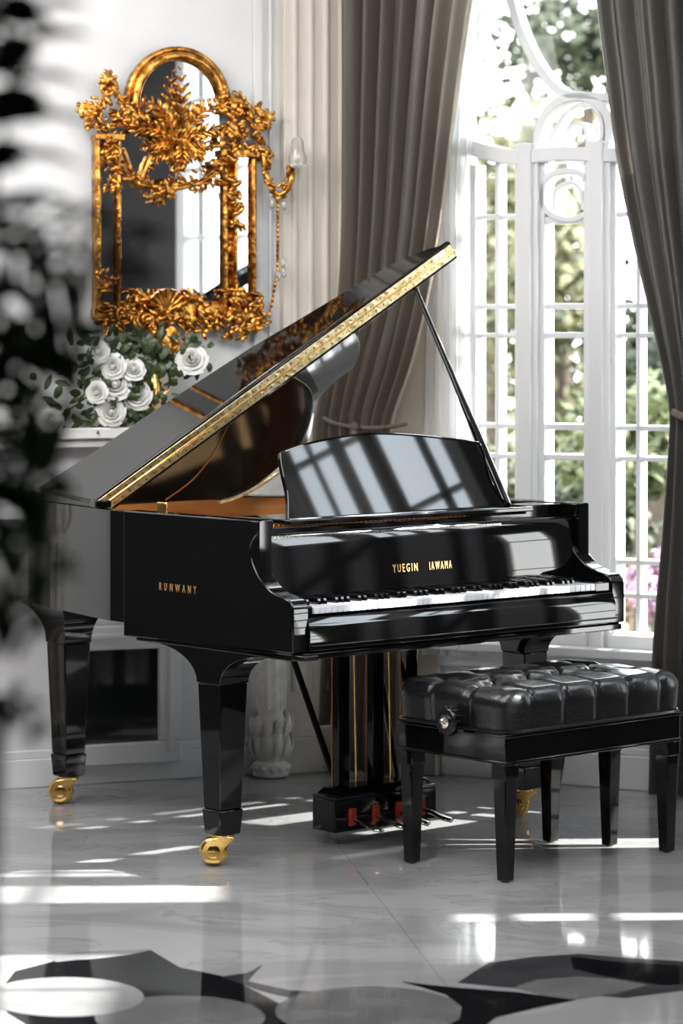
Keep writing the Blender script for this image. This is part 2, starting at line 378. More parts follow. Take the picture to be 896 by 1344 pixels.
# ------------------------------------------------------------------ grand piano
W_, ZR, ZB = 1.39, 1.048, .70
piano = tag(empty('grand_piano', PF), 'black lacquered grand piano with raised lid and brass casters on the marble floor', 'piano')
outer = [(0, .17)] + [(p.x, p.y) for p in spline([(0, .9, 0), (.012, .985, 0), (.13, 1.5, 0), (.2, 1.66, 0), (.3, 1.745, 0), (.42, 1.77, 0), (.55, 1.75, 0), (.66, 1.66, 0), (.74, 1.5, 0), (.84, 1.3, 0), (.98, 1.13, 0), (1.14, 1.02, 0), (1.28, .92, 0), (1.36, .8, 0), (W_, .66, 0)], 6)] + [(W_, .17)]
def offset(pts, d):
    out = []
    for i, p in enumerate(pts):
        a, b = Vector(pts[max(i - 1, 0)]), Vector(pts[min(i + 1, len(pts) - 1)]); t = (b - a).normalized()
        out.append((p[0] + t.y * d, p[1] - t.x * d))
    return out
inner = offset(outer, .045); mid = offset(outer, .012)
case = MB(); n = len(outer)
secs = [[Vector((*outer[i], ZB)), Vector((*outer[i], ZR)), Vector((*mid[i], ZR + .004)), Vector((*inner[i], ZR)), Vector((*inner[i], ZB))] for i in range(n)]
case.loft(secs)
case.prism([Vector((*p, ZB - .002)) for p in offset(outer, .02)], (0, 0, .05))
case.build('case', 'black', piano, smooth=35)
ir = MB(); q0, q1 = offset(outer, .0455), offset(outer, .06)
ir.loft([[Vector((*q0[i], .8)), Vector((*q0[i], ZR - .004)), Vector((*q1[i], ZR - .004)), Vector((*q1[i], .8))] for i in range(6, n - 3)])
ir.build('inner_rim', 'copper', piano)
MB().prism([Vector((p[0], max(p[1], .35), .9)) for p in offset(outer, .05)], (0, 0, .03)).build('soundboard', 'copper', piano)
ipl = MB(); ipl.prism([Vector((p[0], max(p[1], .37), .945)) for p in offset(outer, .13)], (0, 0, .015))
ipl.build('iron_plate', 'bronze', piano)
st = MB()
for k in range(44):
    u = .2 + k * .024; st.tube([(u, .34, .985), (u * .55 + .22, min(1.6, 1.72 - u * .62), .985)], .0009, 4)
st.build('strings', 'steel', piano)
# cheeks: the arms at both ends of the keyboard
prof = [(.012, .672), (.012, .80), (.018, .815), (.03, .826), (.055, .832)] + [(p.x, p.y) for p in spline([(.075, .836, 0), (.12, .85, 0), (.165, .88, 0), (.195, .915, 0), (.212, .955, 0), (.205, .985, 0), (.185, 1.005, 0)], 5)] + [(.176, 1.01), (.172, ZR + .003), (.3, ZR + .003), (.84, ZR + .003), (.84, .657)]
for u0 in (-.004, W_ - .056):
    m = MB().prism([(u0, a, b) for a, b in prof], (.06, 0, 0)); m.build('cheek', 'black', piano, bevel=.004, smooth=30)
# key bed, slip, blocks
kb = MB().box(.0, W_, .02, .78, .648, .668).box(.0, .06, -.03, .2, .652, .668).box(.0, W_, .03, .6, .668, .76)
kb.build('key_bed', 'black', piano, bevel=.003)
ks = MB().prism([(0.05, p[0], p[1]) for p in ((.03, .672), (.0, .676), (.0, .74), (.006, .752), (.012, .772), (.04, .776))], (W_ - .10, 0, 0)).box(.05, W_ - .05, -.012, .03, .690, .694)
ks.build('key_slip', 'black', piano, bevel=.002)
for a, b in ((.058, .078), (1.264, W_ - .058)): MB().box(a, b, .02, .19, .775, .806).build('key_block', 'black', piano, bevel=.004)
# keys
K0, PITCH = .0795, (1.2625 - .0795) / 52
wk = MB().box(-PITCH / 2 + .0007, PITCH / 2 - .0007, 0, .17, .782, .803).build('white_key', 'ivory', piano, bevel=.0015)
bk = MB().prism([(-.0055, .0, .803), (-.0055, .006, .820), (-.0055, .105, .822), (-.0055, .105, .80), (-.0055, 0, .80)], (.011, 0, 0)).build('black_key', 'black', piano, bevel=.001)
first = True; firstb = True
for k in range(52):
    o = wk if k == 0 else copy_obj(wk, piano); o.location = (K0 + PITCH * (k + .5), .016, 0)
    if k % 7 in (0, 2, 3, 5, 6) and k < 51:      # A, C, D, F, G have a sharp on their right
        o = bk if firstb else copy_obj(bk, piano); firstb = False; o.location = (K0 + PITCH * (k + 1), .068, 0)
# fallboard
fbp = [(.180, .80), (.178, .82), (.180, .85), (.187, .93), (.194, .99), (.2, 1.003), (.22, 1.003), (.22, .80)]
fallb = MB().prism([(.056, a, b) for a, b in fbp], (W_ - .112, 0, 0)).build('fallboard', 'black', piano, bevel=.002)
def on_fall(u, z):
    a = math.atan2(.007, .08); v = .180 + (z - .85) * .0875
    return Matrix.Translation((u, v - .0016, z)) @ Matrix.Rotation(math.pi / 2 - a, 4, 'X')
for word, xa, xb, ya, yb in (('YUEGIN', 511, 553, 747, 744.5), ('IAWAMA', 561, 595, 743.5, 741)):
    ta = PF.v(xa, ya, .18); tb = PF.v(xb, yb, .18)
    text('lettering', word, .036, 'letter', fallb, on_fall((ta.x + tb.x) / 2, (ta.z + tb.z) / 2) @ Matrix.Scale(.6 if word[0] == 'Y' else .5, 4, (1, 0, 0)), 1.5, 'gold capital lettering')
sa, sb = PF.u(205, 771, 0), PF.u(265, 774, 0)
sm = Matrix.Translation((-.0055, (sa.y + sb.y) / 2, (sa.z + sb.z) / 2)) @ Matrix.Rotation(-math.pi / 2, 4, 'Z') @ Matrix.Rotation(math.pi / 2, 4, 'X') @ Matrix.Scale(.62, 4, (1, 0, 0))
text('lettering', 'RUNWANY', .034, 'lettered', piano, sm, 2.2, 'copper capital lettering on the left side')
nb = MB().box(.058, W_ - .058, .2, .245, 1.001, 1.008)
nb.build('nameboard_ledge', 'black', piano, bevel=.002)
bd = MB()
for k in range(70): bd.box(.075 + k * .0135, .075 + k * .0135 + .010, .1955, .2, .991, .999)
bd.build('beading', 'steel', piano)
MB().box(.056, W_ - .056, .26, .34, .93, 1.018).build('pin_block', 'copper', piano, bevel=.003)
pn = MB()
for k in range(60):
    for j in range(2): pn.tube([(.1 + k * .02, .275 + j * .022, 1.015), (.1 + k * .02, .272 + j * .022, 1.03)], .0028, 6)
pn.build('tuning_pins', 'gold', piano)
fr = MB().box(.056, W_ - .056, .24, .262, .99, 1.022).box(1.17, W_ - .056, .24, .34, 1.018, ZR)
fr.build('front_rail', 'black', piano, bevel=.002)
# music desk
ds = MB().box(.163, 1.192, .225, .47, 1.028, 1.044); ds.build('desk_shelf', 'black', piano, bevel=.004)
nD = (0, -math.cos(R(18)), math.sin(R(18)))
dp = [PF.plane(a, b, (.5, .29, 1.044), nD) for a, b in [(378, 682), (378, 664), (377, 648), (372, 626), (368, 604), (368, 594), (400, 583), (450, 573), (490, 569), (540, 571), (590, 576), (628, 581), (634, 595), (638, 612), (643, 630), (654, 650), (666, 664)]]
dp = [dp[0]] + spline(dp[1:6], 4) + spline(dp[5:12], 4)[1:] + spline(dp[11:], 4)[1:]
dv = Vector(nD).normalized()
desk = MB().prism(dp, dv * -.016).build('music_desk', 'black', piano, bevel=.004, seg=3, smooth=30)
inn = [Vector((sum(p.x for p in dp) / len(dp), 0, 0))]
cxm = Vector((sum(p.x for p in dp) / len(dp), sum(p.y for p in dp) / len(dp), sum(p.z for p in dp) / len(dp)))
ed = MB(); ed.tube([p + dv * .001 for p in dp + dp[:1]], .0035, 6); ed.build('desk_edge', 'black', desk)

# lid: folded front flap, brass piano hinge, hanging main panel
G0, G1 = Vector((0, 1.0, 1.074)), Vector((1.264, .70, 1.915))
g = (G1 - G0); gl = g.length; gd = g.normalized()
nA = g.cross(Vector((0, 1, 0))).normalized()
if nA.z < 0: nA = -nA
back = [PF.plane(a, b, G0, nA) for a, b in [(590, 318), (560, 327), (525, 340), (480, 366), (440, 390), (385, 423), (330, 455), (270, 494), (215, 530), (130, 588), (50, 640)]]
flap = [G0] + [G0 + g * t for t in (.25, .5, .75)] + [G1] + back[1:]
lid = empty('lid'); lid.parent = piano
fm = MB().prism(flap, nA * -.02).build('lid_flap', 'black', lid, bevel=.004, seg=3)
Rp = PF.v(410, 575, 1.05); nB = g.cross(Rp - G0).normalized()
if nB.y > 0: nB = -nB
bo = [PF.plane(a, b, G0, nB) for a, b in [(138, 664), (290, 656), (330, 640), (380, 600), (405, 578), (412, 550), (416, 528), (440, 502), (462, 485), (472, 465), (471, 447), (462, 432), (500, 400)]]
bo = bo[:2] + spline(bo[1:12], 5)[1:] + [G0 + g * .72, G0 + g * .05]
MB().prism(bo, nB * -.014).build('lid_panel', 'grey_lacquer', lid, bevel=.003)
bi = [PF.plane(a, b, G0, nB) for a, b in [(150, 658), (290, 655), (330, 638), (372, 604), (398, 570), (408, 540), (408, 515), (396, 500), (378, 494), (350, 503), (300, 530), (215, 605)]]
bi = bi[:2] + spline(bi[1:11], 5)[1:] + bi[11:]
MB().prism([p + nB * .0005 for p in bi], nB * .008).build('lid_inner_panel', 'lid_black', lid, bevel=.004, seg=3)
gs = spline([PF.plane(a, b, G0, nB) + nB * .014 for a, b in [(285, 656), (310, 648), (335, 635), (366, 614)]], 5)
MB().tube(gs, .007, 8).build('lid_moulding', 'hinge', lid)
bm_ = spline([PF.plane(a, b, G0, nB) + nB * .009 for a, b in [(215, 654), (250, 628), (275, 597), (292, 566), (300, 545)]], 6)
MB().tube(bm_, (.003), 6).build('lid_reflection', 'copper', lid)  # copper line drawn in place of a brown reflection on the panel
# edge strip carrying the brass hinge; nE looks out of the front edge toward the player
nE = gd.cross(nA).normalized()
if nE.y > 0: nE = -nE
mE = nE.cross(gd).normalized()
if mE.z < 0: mE = -mE
def strip(a, b, h0, h1, d0, d1, t0=0.0, t1=1.0): return MB().prism([G0 + g * t0 + mE * h0 + nE * d0, G0 + g * t1 + mE * h0 + nE * d0, G0 + g * t1 + mE * h1 + nE * d0, G0 + g * t0 + mE * h1 + nE * d0], nE * (d1 - d0))
strip(0, 0, -.062, .004, -.02, .004).build('lid_edge', 'black', lid, bevel=.003)
hg = MB()
for h0, h1 in ((-.026, -.004), (-.052, -.030)):
    for q in strip(0, 0, h0, h1, .004, .0065, .004, .997).f and [0]:
        s_ = strip(0, 0, h0, h1, .004, .0065, .004, .997); hg.add(s_.v, s_.f)
hinge = hg.build('piano_hinge', 'hinge', lid, bevel=.001)
kn = MB(); kn.tube([G0 + g * .003 - mE * .028 + nE * .006, G0 + g * .998 - mE * .028 + nE * .006], .0038, 8); kn.build('hinge_knuckle', 'gold', lid)
screw = None
for k in range(46):
    t = .012 + k * .0215
    for h in (-.015, -.041):
        if screw is None: screw = MB().ball((0, 0, 0), .0028, None, 6, 4).build('screw', 'satin', lid); o = screw
        else: o = copy_obj(screw, lid)
        o.location = G0 + g * t + mE * (h + random.uniform(-.003, .003)) + nE * .0066
# flat hinge side of the lid lying on the bass rim
hr = [(.0 - .012, .985), (.0, 1.02), (.06, 1.32), (.13, 1.52)]
rail = MB().prism([(-.012, .975, ZR + .004), (-.008, 1.0, ZR + .004)] + [(p[0] - .012, p[1], ZR + .004) for p in [q for q in outer if 1.0 < q[1] and q[0] < .3]] + [(.3, 1.70, ZR + .004), (.14, 1.4, ZR + .004), (.05, .975, ZR + .004)], (0, 0, .024))
rail.build('hinge_rail', 'black', lid, bevel=.004)
# prop
pb, pt = Vector((1.143, .30, ZR)), G0 + g * .875 - mE * .06
ax = (pt - pb); pp = []; rr = []
for t, a, b in ((0, .021, .014), (.12, .024, .015), (.3, .023, .015), (.42, .018, .013), (.5, .0125, .011), (.56, .0105, .01), (1.0, .0085, .008)): pp.append(pb + ax * t); rr.append((a, b))
MB().tube(pp, rr, 10).build('lid_prop', 'black', piano, smooth=50)
pbk = PF.u(225, 668, .05)
MB().box(.02, .032, .66, .70, ZR, ZR + .035).build('prop_stop', 'gold', piano, bevel=.003)

# legs
def leg(u, v, rz=0, flare_v=.28, flare_u=.13, top=.657):
    L = empty('leg'); L.parent = piano; L.location = (u, v, 0)
    m = MB()
    m.frustum(0, 0, .172, .552, .082, .082, .108, .108)
    m.build('leg_shaft', 'black', L, bevel=.004)
    m = MB(); secs = []
    for k in range(13):
        t = k / 12; zz = .552 + (top - .552) * t; e = 1 - math.sqrt(max(0, 1 - t * t))
        a = .056 + (flare_u - .056) * e; b = .056 + (flare_v - .056) * e
        secs.append([(-a, -b, zz), (a, -b, zz), (a, b, zz), (-a, b, zz)])
    m.loft(secs); m.build('leg_capital', 'black', L, bevel=.002, smooth=30)
    MB().frustum(0, 0, .096, .172, .078, .078, .09, .09).build('leg_foot', 'black', L, bevel=.004)
    c = MB(); c.lathe([(.030, .084), (.036, .088), (.036, .096), (.02, .1)], (0, 0, 0), 20)
    for sx in (-.029, .029):            # swept fork cheeks
        q = spline([(sx, .036, .088), (sx, -.014, .088), (sx, -.046, .078), (sx, -.060, .05), (sx, -.048, .024), (sx, -.024, .02), (sx, -.006, .034), (sx, .008, .058)], 4, True)
        c.prism([p - Vector((.0035, 0, 0)) for p in q], (.007, 0, 0))
    ca = c.build('caster', 'gold', L, bevel=.002); ca.rotation_euler.z = rz
    w = MB(); w.lathe([(.006, -.022), (.030, -.022), (.040, -.016), (.044, -.006), (.044, .006), (.040, .016), (.030, .022), (.006, .022)], (0, -.026, .0445), 28, 'x')
    w.lathe([(.016, -.036), (.02, -.034), (.02, .034), (.016, .036)], (0, -.026, .046), 16, 'x')
    w.build('caster_wheel', 'gold', L, smooth=50).rotation_euler.z = rz
    return L
leg(.03, .384, R(230), .29, .056); leg(1.32, .396, R(230), .29, .075); leg(.33, 1.606, R(230), .17, .15, .70)

# pedal lyre
ly = empty('pedal_lyre'); ly.parent = piano; ly.location = (.69, .44, 0)
lb = MB(); lb.box(-.215, .215, -.06, .05, .045, .145); lb.prism([(-.215, -.06, .145), (.215, -.06, .145), (.215, .05, .145), (-.215, .05, .145)], (0, 0, .012)); lb.frustum(0, -.005, .157, .178, .41, .1, .36, .08)
lb.build('lyre_box', 'black', ly, bevel=.003)
for x in (-.145, 0.0, .145):
    p = MB().box(x - .024, x + .024, -.022, .012, .178, .67).build('lyre_post', 'black', ly, bevel=.003)
    MB().box(x - .0265, x - .024, .005, .009, .178, .665).build('copper_edge', 'copper', p)
    MB().box(x + .024, x + .0265, .005, .009, .178, .665).build('copper_edge', 'copper', p)
for x in (-.075, .072): MB().tube([(x, .0, .17), (x - .01, .0, .67)], .0028, 8).build('pedal_rod', 'gold', ly)
for (a, b) in ((-.10, -.10), (.15, .3)): MB().tube([(a, .05, .14), (b, .36, .69)], .011, 8).build('lyre_brace', 'black', ly)
MB().box(-.2, .2, -.06, .06, .655, .67).build('lyre_top', 'black', ly)
for k in range(4):
    x = -.147 + k * .098; P = empty('pedal'); P.parent = ly; P.location = (x, -.06, .07)
    MB().box(-.013, .013, -.010, .004, -.008, .046).build('pedal_felt', 'red', P, bevel=.003)
    secs = []
    for t, w, zz in ((0, .008, .0), (.04, .009, -.004), (.07, .014, -.009), (.095, .02, -.013), (.115, .021, -.016), (.128, .014, -.018), (.133, .004, -.019)):
        secs.append([(w * math.cos(a), -.01 - t, .012 + zz + .007 * math.sin(a)) for a in [2 * math.pi * i / 12 for i in range(12)]])
    MB().loft(secs).build('pedal_lever', 'steel', P, smooth=60)

# ------------------------------------------------------------------ bench
bench = tag(empty('piano_bench', BF), 'black lacquered bench with a buttoned black leather seat, before the piano keyboard', 'bench')
BX0, BX1, BY0, BY1 = -.022, .745, -.025, .43
ap = MB(); ap.box(BX0, BX1, BY0, BY1, .346, .432)
ap.box(BX0 - .004, BX1 + .004, BY0 - .004, BY1 + .004, .346, .356).box(BX0 - .005, BX1 + .005, BY0 - .005, BY1 + .005, .424, .436)
ap.build('apron', 'black', bench, bevel=.003)
def bleg(x, y, name='leg', h=.346):
    L = MB(); L.frustum(x, y, .004, h - .04, .036, .036, .052, .052); L.box(x - .029, x + .029, y - .029, y + .029, h - .045, h)
    o = L.build('leg', 'black', bench, bevel=.003)
    MB().lathe([(.011, 0), (.012, .003), (.012, .006)], (x, y, 0), 12).build('glide', 'copper', o); return o
for p in ((.006, .003), (.008, .402), (.716, .004), (.575, .366), (.664, .196)): bleg(*p)
MB().prism([(.63, .365, .335), (.662, .365, .345), (.612, .365, .12), (.590, .365, .08)], (0, .02, 0)).build('leg_brace', 'black', bench, bevel=.003)
# tufted seat
cx, cy = (BX0 + BX1) / 2, (BY0 + BY1) / 2; ax_, ay_ = (BX1 - BX0) / 2 + .010, (BY1 - BY0) / 2 + .012
btn = [(x, y) for x in (-.286, -.143, 0, .143, .286) for y in (-.08, .08)]
def rrect(phi, a, b, r):
    c, s = math.cos(phi), math.sin(phi); n_ = 13
    k = (abs(c / a) ** n_ + abs(s / b) ** n_) ** (-1 / n_); return Vector((c * k, s * k))
def seat_pt(phi, t):
    e = rrect(phi, ax_, ay_, .05)
    if t < .72: f = t / .72; rad = f * .86; hz = .142 - .012 * f ** 2; edge = 0
    else:
        q = (t - .72) / .28; an = min(1, q / .5) * math.pi / 2; edge = q
        rad = .86 + .14 * math.sin(an) - (.03 * (q - .5) if q > .5 else 0); hz = .130 - .05 * (1 - math.cos(an)) - (.08 * (q - .5) / .5 if q > .5 else 0)
    p = e * rad; x, y = p.x, p.y; dz = 0; inn = 0
    for bx, by in btn:
        d2 = (x - bx) ** 2 + (y - by) ** 2; dz -= .028 * math.exp(-d2 / .0014)
    for bx in (-.286, -.143, 0, .143, .286):                 # creases from the buttons over the long edges
        g_ = math.exp(-((x - bx) / .012) ** 2)
        if abs(y) > .07: dz -= .009 * g_ * (1 if t < .72 else max(0, 1 - 1.6 * edge)); inn += .008 * g_ * min(1, max(0, (abs(p.y) - ay_ * .8) / (ay_ * .15))) * (1 - .5 * edge)
    for by in (-.08, .08):
        g_ = math.exp(-((y - by) / .012) ** 2)
        if abs(x) > .27: dz -= .008 * g_ * (1 if t < .72 else max(0, 1 - 1.6 * edge)); inn += .007 * g_ * min(1, max(0, (abs(p.x) - ax_ * .85) / (ax_ * .1))) * (1 - .5 * edge)
    for i in range(4):                                         # diagonal folds between the buttons
        x0 = -.286 + i * .143
        for sy in (-1, 1):
            tx = (x - x0) / .143
            if 0 <= tx <= 1:
                yl = sy * .08 * (1 - 2 * tx); dz -= .010 * math.exp(-((y - yl) / .011) ** 2)
    # small leather wrinkles near the folds
    dz += .0012 * math.sin(x * 170 + y * 60) * math.exp(-min(((x - bx) ** 2 + (y - by) ** 2) for bx, by in btn) / .004)
    # puff of each section on the long sides
    ph = ((x + .286) / .143) % 1.0; puff = .005 * math.sin(ph * math.pi) if abs(x) < .36 else .003
    if t > .5: q2 = p.normalized() * (puff * min(1, (t - .5) / .3) * (1 - edge * .5) - inn); x += q2.x; y += q2.y
    return Vector((cx + x, cy + y, .436 + max(0, hz + dz)))
NP, NT = 360, 70; rows = []
for i in range(NT + 1):
    t = max(.004, i / NT); rows.append([seat_pt(2 * math.pi * k / NP, t) for k in range(NP)])
cu_ = MB().grid(rows, True); cu_.f.append(list(range(NP - 1, -1, -1)))
seat = cu_.build('seat', 'leather', bench, smooth=180)
bt = MB()
for bx, by in btn: bt.ball((cx + bx, cy + by, .436 + .142 - .030), (.011, .011, .005), None, 12, 6)
bt.build('seat_buttons', 'leather', seat)
wl = MB(); wl.tube([(cx + rrect(a, ax_ + .002, ay_ + .002, .05).x, cy + rrect(a, ax_ + .002, ay_ + .002, .05).y, .441) for a in [2 * math.pi * k / 120 for k in range(121)]], .005, 6); wl.build('seat_piping', 'leather', seat)
kz = BF.u(594, 950, BX0 - .03)
kb_ = empty('height_knob'); kb_.parent = bench; kb_.location = (BX0 - .012, kz.y, kz.z + .01)
m = MB(); m.lathe([(.012, .02), (.012, -.02)], (0, 0, 0), 12, 'x')
prof_ = [(.0, -.022), (.036, -.024), (.041, -.03), (.041, -.044), (.036, -.049), (.02, -.05)]
m.lathe([(.012, -.012)] + prof_[1:], (0, 0, 0), 28, 'x')
for k in range(14):
    a = 2 * math.pi * k / 14; m.tube([(-.026, .040 * math.cos(a), .040 * math.sin(a)), (-.046, .040 * math.cos(a), .040 * math.sin(a))], .005, 6)
m.build('knob_grip', 'satin', kb_)
r_ = MB(); r_.lathe([(.011, -.05), (.019, -.051), (.020, -.055), (.012, -.056), (.010, -.051)], (0, 0, 0), 20, 'x'); r_.build('knob_ring', 'steel', kb_)

# ------------------------------------------------------------------ gilded mirror on the left wall
mir = tag(empty('gilded_mirror', LF), 'gilded baroque wall mirror with arched top and carved leaf ornament on the white wall', 'mirror')
def lp(px, py, n=-.05): return LF.v(px, py, n)
def S(px): return lp(px, 300).x
def ZZ(py, px=235): return lp(px, py).z
sL, sR = S(158), S(292); zB, zT = ZZ(395), ZZ(160)
sc_ = (sL + sR) / 2; hw = (sR - sL) / 2
arc_c = lp(237, 140); ar = (S(290) - S(183)) / 2; acx = S(236); acz = ZZ(137)
arch = [(acx + ar * math.cos(a), acz + ar * 1.05 * math.sin(a)) for a in [math.pi * k / 24 for k in range(25)]]
outl = [(sR, zB), (sR, ZZ(175)), (acx + ar, ZZ(160))] + arch + [(acx - ar, ZZ(160)), (sL, ZZ(175)), (sL, zB)]
MB().prism([(a, -.03, b) for a, b in outl], (0, .02, 0)).build('mirror_glass', 'mirror', mir)
MB().prism([(S(128), -.012, zB - .08), (S(336), -.012, zB - .08), (S(336), -.012, ZZ(190)), (S(128), -.012, ZZ(190))], (0, .012, 0)).build('backboard', 'gilt', mir)
for a, b in ((133, 152), (312, 328)): MB().box(S(a), S(b), -.03, -.012, zB - .02, ZZ(205, a)).build('side_glass', 'mirror', mir)
for cols, caps in ((((129, .02, 178), (156, .016, 180)), (124, 162, 184, 176)), (((296, .018, 195), (309, .012, 200), (333, .018, 208)), (288, 338, 206, 197))):
    fm = MB(); cm = (caps[0] + caps[1]) / 2
    for px, w, zt in cols:
        s = S(px); fm.box(s - w / 2, s + w / 2, -.055, 0, zB - .05, ZZ(zt, px)); fm.tube([(s, -.055, zB - .04), (s, -.055, ZZ(zt, px))], w * .42, 8)
    fm.box(S(caps[0]), S(caps[1]), -.07, 0, ZZ(caps[2], cm), ZZ(caps[3], cm)); fm.box(S(caps[0]), S(caps[1]), -.06, 0, zB - .06, zB - .03)
    fm.build('frame_column', 'gilt', mir, bevel=.002)
fa = MB()
for rr_, th_, dd in ((ar + .012, .016, -.05), (ar + .036, .011, -.035)):
    q = [(acx + rr_ * math.cos(a), dd, acz + rr_ * 1.05 * math.sin(a)) for a in [math.pi * (k / 24 * 1.08 - .04) for k in range(25)]]; fa.tube(q, th_, 10)
ah = [(acx + (ar + .045) * math.cos(a), -.0, acz + (ar + .045) * 1.05 * math.sin(a)) for a in [math.pi * k / 24 for k in range(25)]]
ai = [(acx + ar * math.cos(a), -.0, acz + ar * 1.05 * math.sin(a)) for a in [math.pi * k / 24 for k in range(25)]]
fa.loft([[Vector(ah[i]), Vector(ah[i]) + Vector((0, -.04, 0)), Vector(ai[i]) + Vector((0, -.04, 0)), Vector(ai[i])] for i in range(25)])
fa.build('frame_arch', 'gilt', mir)
rnd = random.Random(11)
def scroll(mb, c, r, turns=1.4, start=0, sgn=1, th=.009, out=-.06):
    q = []; rd = []
    for k in range(22):
        t = k / 21; a = start + sgn * turns * 2 * math.pi * t; rr = r * (1 - .8 * t)
        q.append((c[0] + rr * math.cos(a), out - .02 * t, c[1] + rr * math.sin(a))); rd.append(th * (1 - .4 * t))
    mb.tube(q, rd, 7); mb.ball((c[0], out - .02, c[1]), th * 1.3, None, 7, 5)
def acanthus(mb, c, ang, ln, n=7, spread=1.2, out=-.055, w=.03):
    for k in range(n):
        a = ang + spread * ((k / (n - 1)) - .5) * 2; l = ln * (1 - .45 * abs(k / (n - 1) - .5) * 2)
        tip = (c[0] + l * math.cos(a), out - rnd.uniform(.0, .03), c[1] + l * math.sin(a))
        mb.leaf((c[0], out, c[1]), tip, w, (0, -1, 0), .018)
        mb.ball(tip, (w * .32, w * .28, w * .32), None, 6, 4)
def cluster(mb, pts, n, rs=(.008, .018), jit=.02, out=-.05):
    for a, b in pts:
        p = lp(a, b)
        for k in range(n):
            rot = Matrix.Rotation(rnd.uniform(0, 3.1), 3, 'Y') @ Matrix.Rotation(rnd.uniform(-.6, .6), 3, 'X'); r = rnd.uniform(*rs)
            mb.ball((p.x + rnd.gauss(0, jit), out - rnd.uniform(0, .035), p.z + rnd.gauss(0, jit)), (r * .6, r * .7, r * 1.35), rot, 7, 5)
def o2(px, py): p = lp(px, py); return (p.x, p.z)
cr = MB()      # palmette crest in the middle of the arch
def frond_leaf(mb, base, ang, ln, w, curl, out=-.055):
    """carved acanthus blade: a tapering ridge with lobed sides that curls out at the tip"""
    q = []; n_ = 7
    for k in range(n_ + 1):
        t = k / n_; a = ang + curl * t * t; q.append(Vector((base[0] + ln * t * math.cos(ang + curl * t * .6), out - .03 * math.sin(t * 2.4), base[1] + ln * t * math.sin(ang + curl * t * .6))))
    mb.tube(q, [(w * .16 * (1.1 - t / n_), w * .2 * (1.1 - t / n_)) for t in range(n_ + 1)], 6)
    for k in range(1, n_ + 1):
        t = k / n_; tg = (q[k] - q[k - 1]).normalized(); sd = Vector((-tg.z, 0, tg.x)); l = w * (.35 + 1.0 * math.sin(math.pi * min(1, t * .9 + .1)))
        for sg_ in (-1, 1):
            rot = (tg * .9 + sd * sg_ * .75).to_track_quat('Z', 'Y').to_matrix(); mb.ball(q[k] + (tg * .3 + sd * sg_ * .42) * l * .6, (l * .26, l * .16, l * .5), rot, 7, 5)
c0 = o2(234, 190)
for ang, ln, w, cu in ((90, .27, .05, 0), (112, .21, .045, .5), (68, .21, .045, -.5), (138, .17, .04, .7), (42, .17, .04, -.7), (165, .12, .035, .6), (15, .12, .035, -.6)): frond_leaf(cr, c0, R(ang), ln, w, cu)
frond_leaf(cr, o2(236, 175), R(-90), .12, .04, 0); frond_leaf(cr, o2(230, 190), R(-130), .09, .035, -.6); frond_leaf(cr, o2(240, 190), R(-50), .09, .035, .6)
cluster(cr, [(236, 185), (232, 205), (238, 218)], 7, jit=.012)
cr.build('crest', 'gilt', mir, smooth=60)
sw = MB()      # swag under the arch
for p0, p1, pm in (((160, 195), (215, 245), (180, 240)), ((215, 250), (290, 220), (262, 240)), ((160, 235), (198, 205), (185, 232))):
    q = spline([(*o2(*p),) + (0,) for p in (p0, pm, p1)], 10)
    sw.tube([(a.x, -.06, a.y) for a in q], .009, 7)
cluster(sw, [(166, 222), (178, 232), (190, 236), (198, 215), (222, 248), (212, 254), (206, 258), (232, 240), (246, 238), (262, 242), (276, 236), (288, 226), (292, 215)], 6, (.007, .014), .012)
acanthus(sw, o2(222, 236), R(-110), .07, 6, .8)
sw.build('swag', 'gilt', mir, smooth=60)
for nm, pts, scs in (('left_ornament', [(120, 160), (116, 150), (128, 140), (136, 125), (142, 112), (150, 120), (160, 135), (150, 150), (162, 160), (175, 165), (182, 150), (186, 165), (140, 165), (128, 165), (140, 190), (146, 205), (150, 225), (150, 245)], [((140, 118), .035, 0), ((122, 150), .03, 2), ((165, 158), .04, 1), ((150, 200), .025, 3)]),
                     ('right_ornament', [(292, 120), (290, 140), (300, 150), (310, 138), (320, 150), (334, 145), (342, 160), (330, 170), (318, 165), (300, 170), (290, 185), (305, 190), (320, 185), (340, 180), (345, 200), (334, 195), (300, 205), (290, 215), (296, 240), (304, 255), (308, 275), (309, 295)], [((310, 145), .035, 0), ((336, 160), .035, 2), ((300, 180), .04, 1), ((348, 200), .02, 0)])):
    ob = MB(); cluster(ob, pts, 7, (.009, .018), .013)
    for c, r, st_ in scs: scroll(ob, o2(*c), r, 1.3, st_, 1 if r > .03 else -1)
    for c, ang in ((scs[0][0], 90), (scs[1][0], 160 if 'left' in nm else 20), (scs[2][0], 60)): acanthus(ob, o2(*c), R(ang), .07, 6, .9)
    ob.build(nm, 'gilt', mir, smooth=60)
bo_ = MB()
pts = [(135 + k * 9.5, 405 + 14 * math.sin(k * .9)) for k in range(22)] + [(140 + k * 12, 425 + 8 * math.cos(k * 1.3)) for k in range(16)] + [(200, 440), (212, 450), (222, 455), (232, 448), (300, 440), (312, 438), (325, 435), (338, 428), (135, 365), (138, 380), (146, 372), (342, 400), (345, 420), (312, 385), (300, 388), (180, 385)]
cluster(bo_, pts, 6, (.008, .017), .013)
for c, r, st_ in (((160, 415), .035, 0), ((270, 410), .035, 1), ((310, 420), .04, 2), ((190, 420), .035, 3), ((335, 425), .025, 0), ((246, 425), .025, 2)): scroll(bo_, o2(*c), r, 1.4, st_)
for k in range(9):                           # shell
    a = R(90 + (k - 4) * 17); c = o2(216, 408); bo_.tube([(c[0], -.07, c[1]), (c[0] + .075 * math.cos(a), -.085, c[1] + .08 * math.sin(a))], [.004, .011], 7)
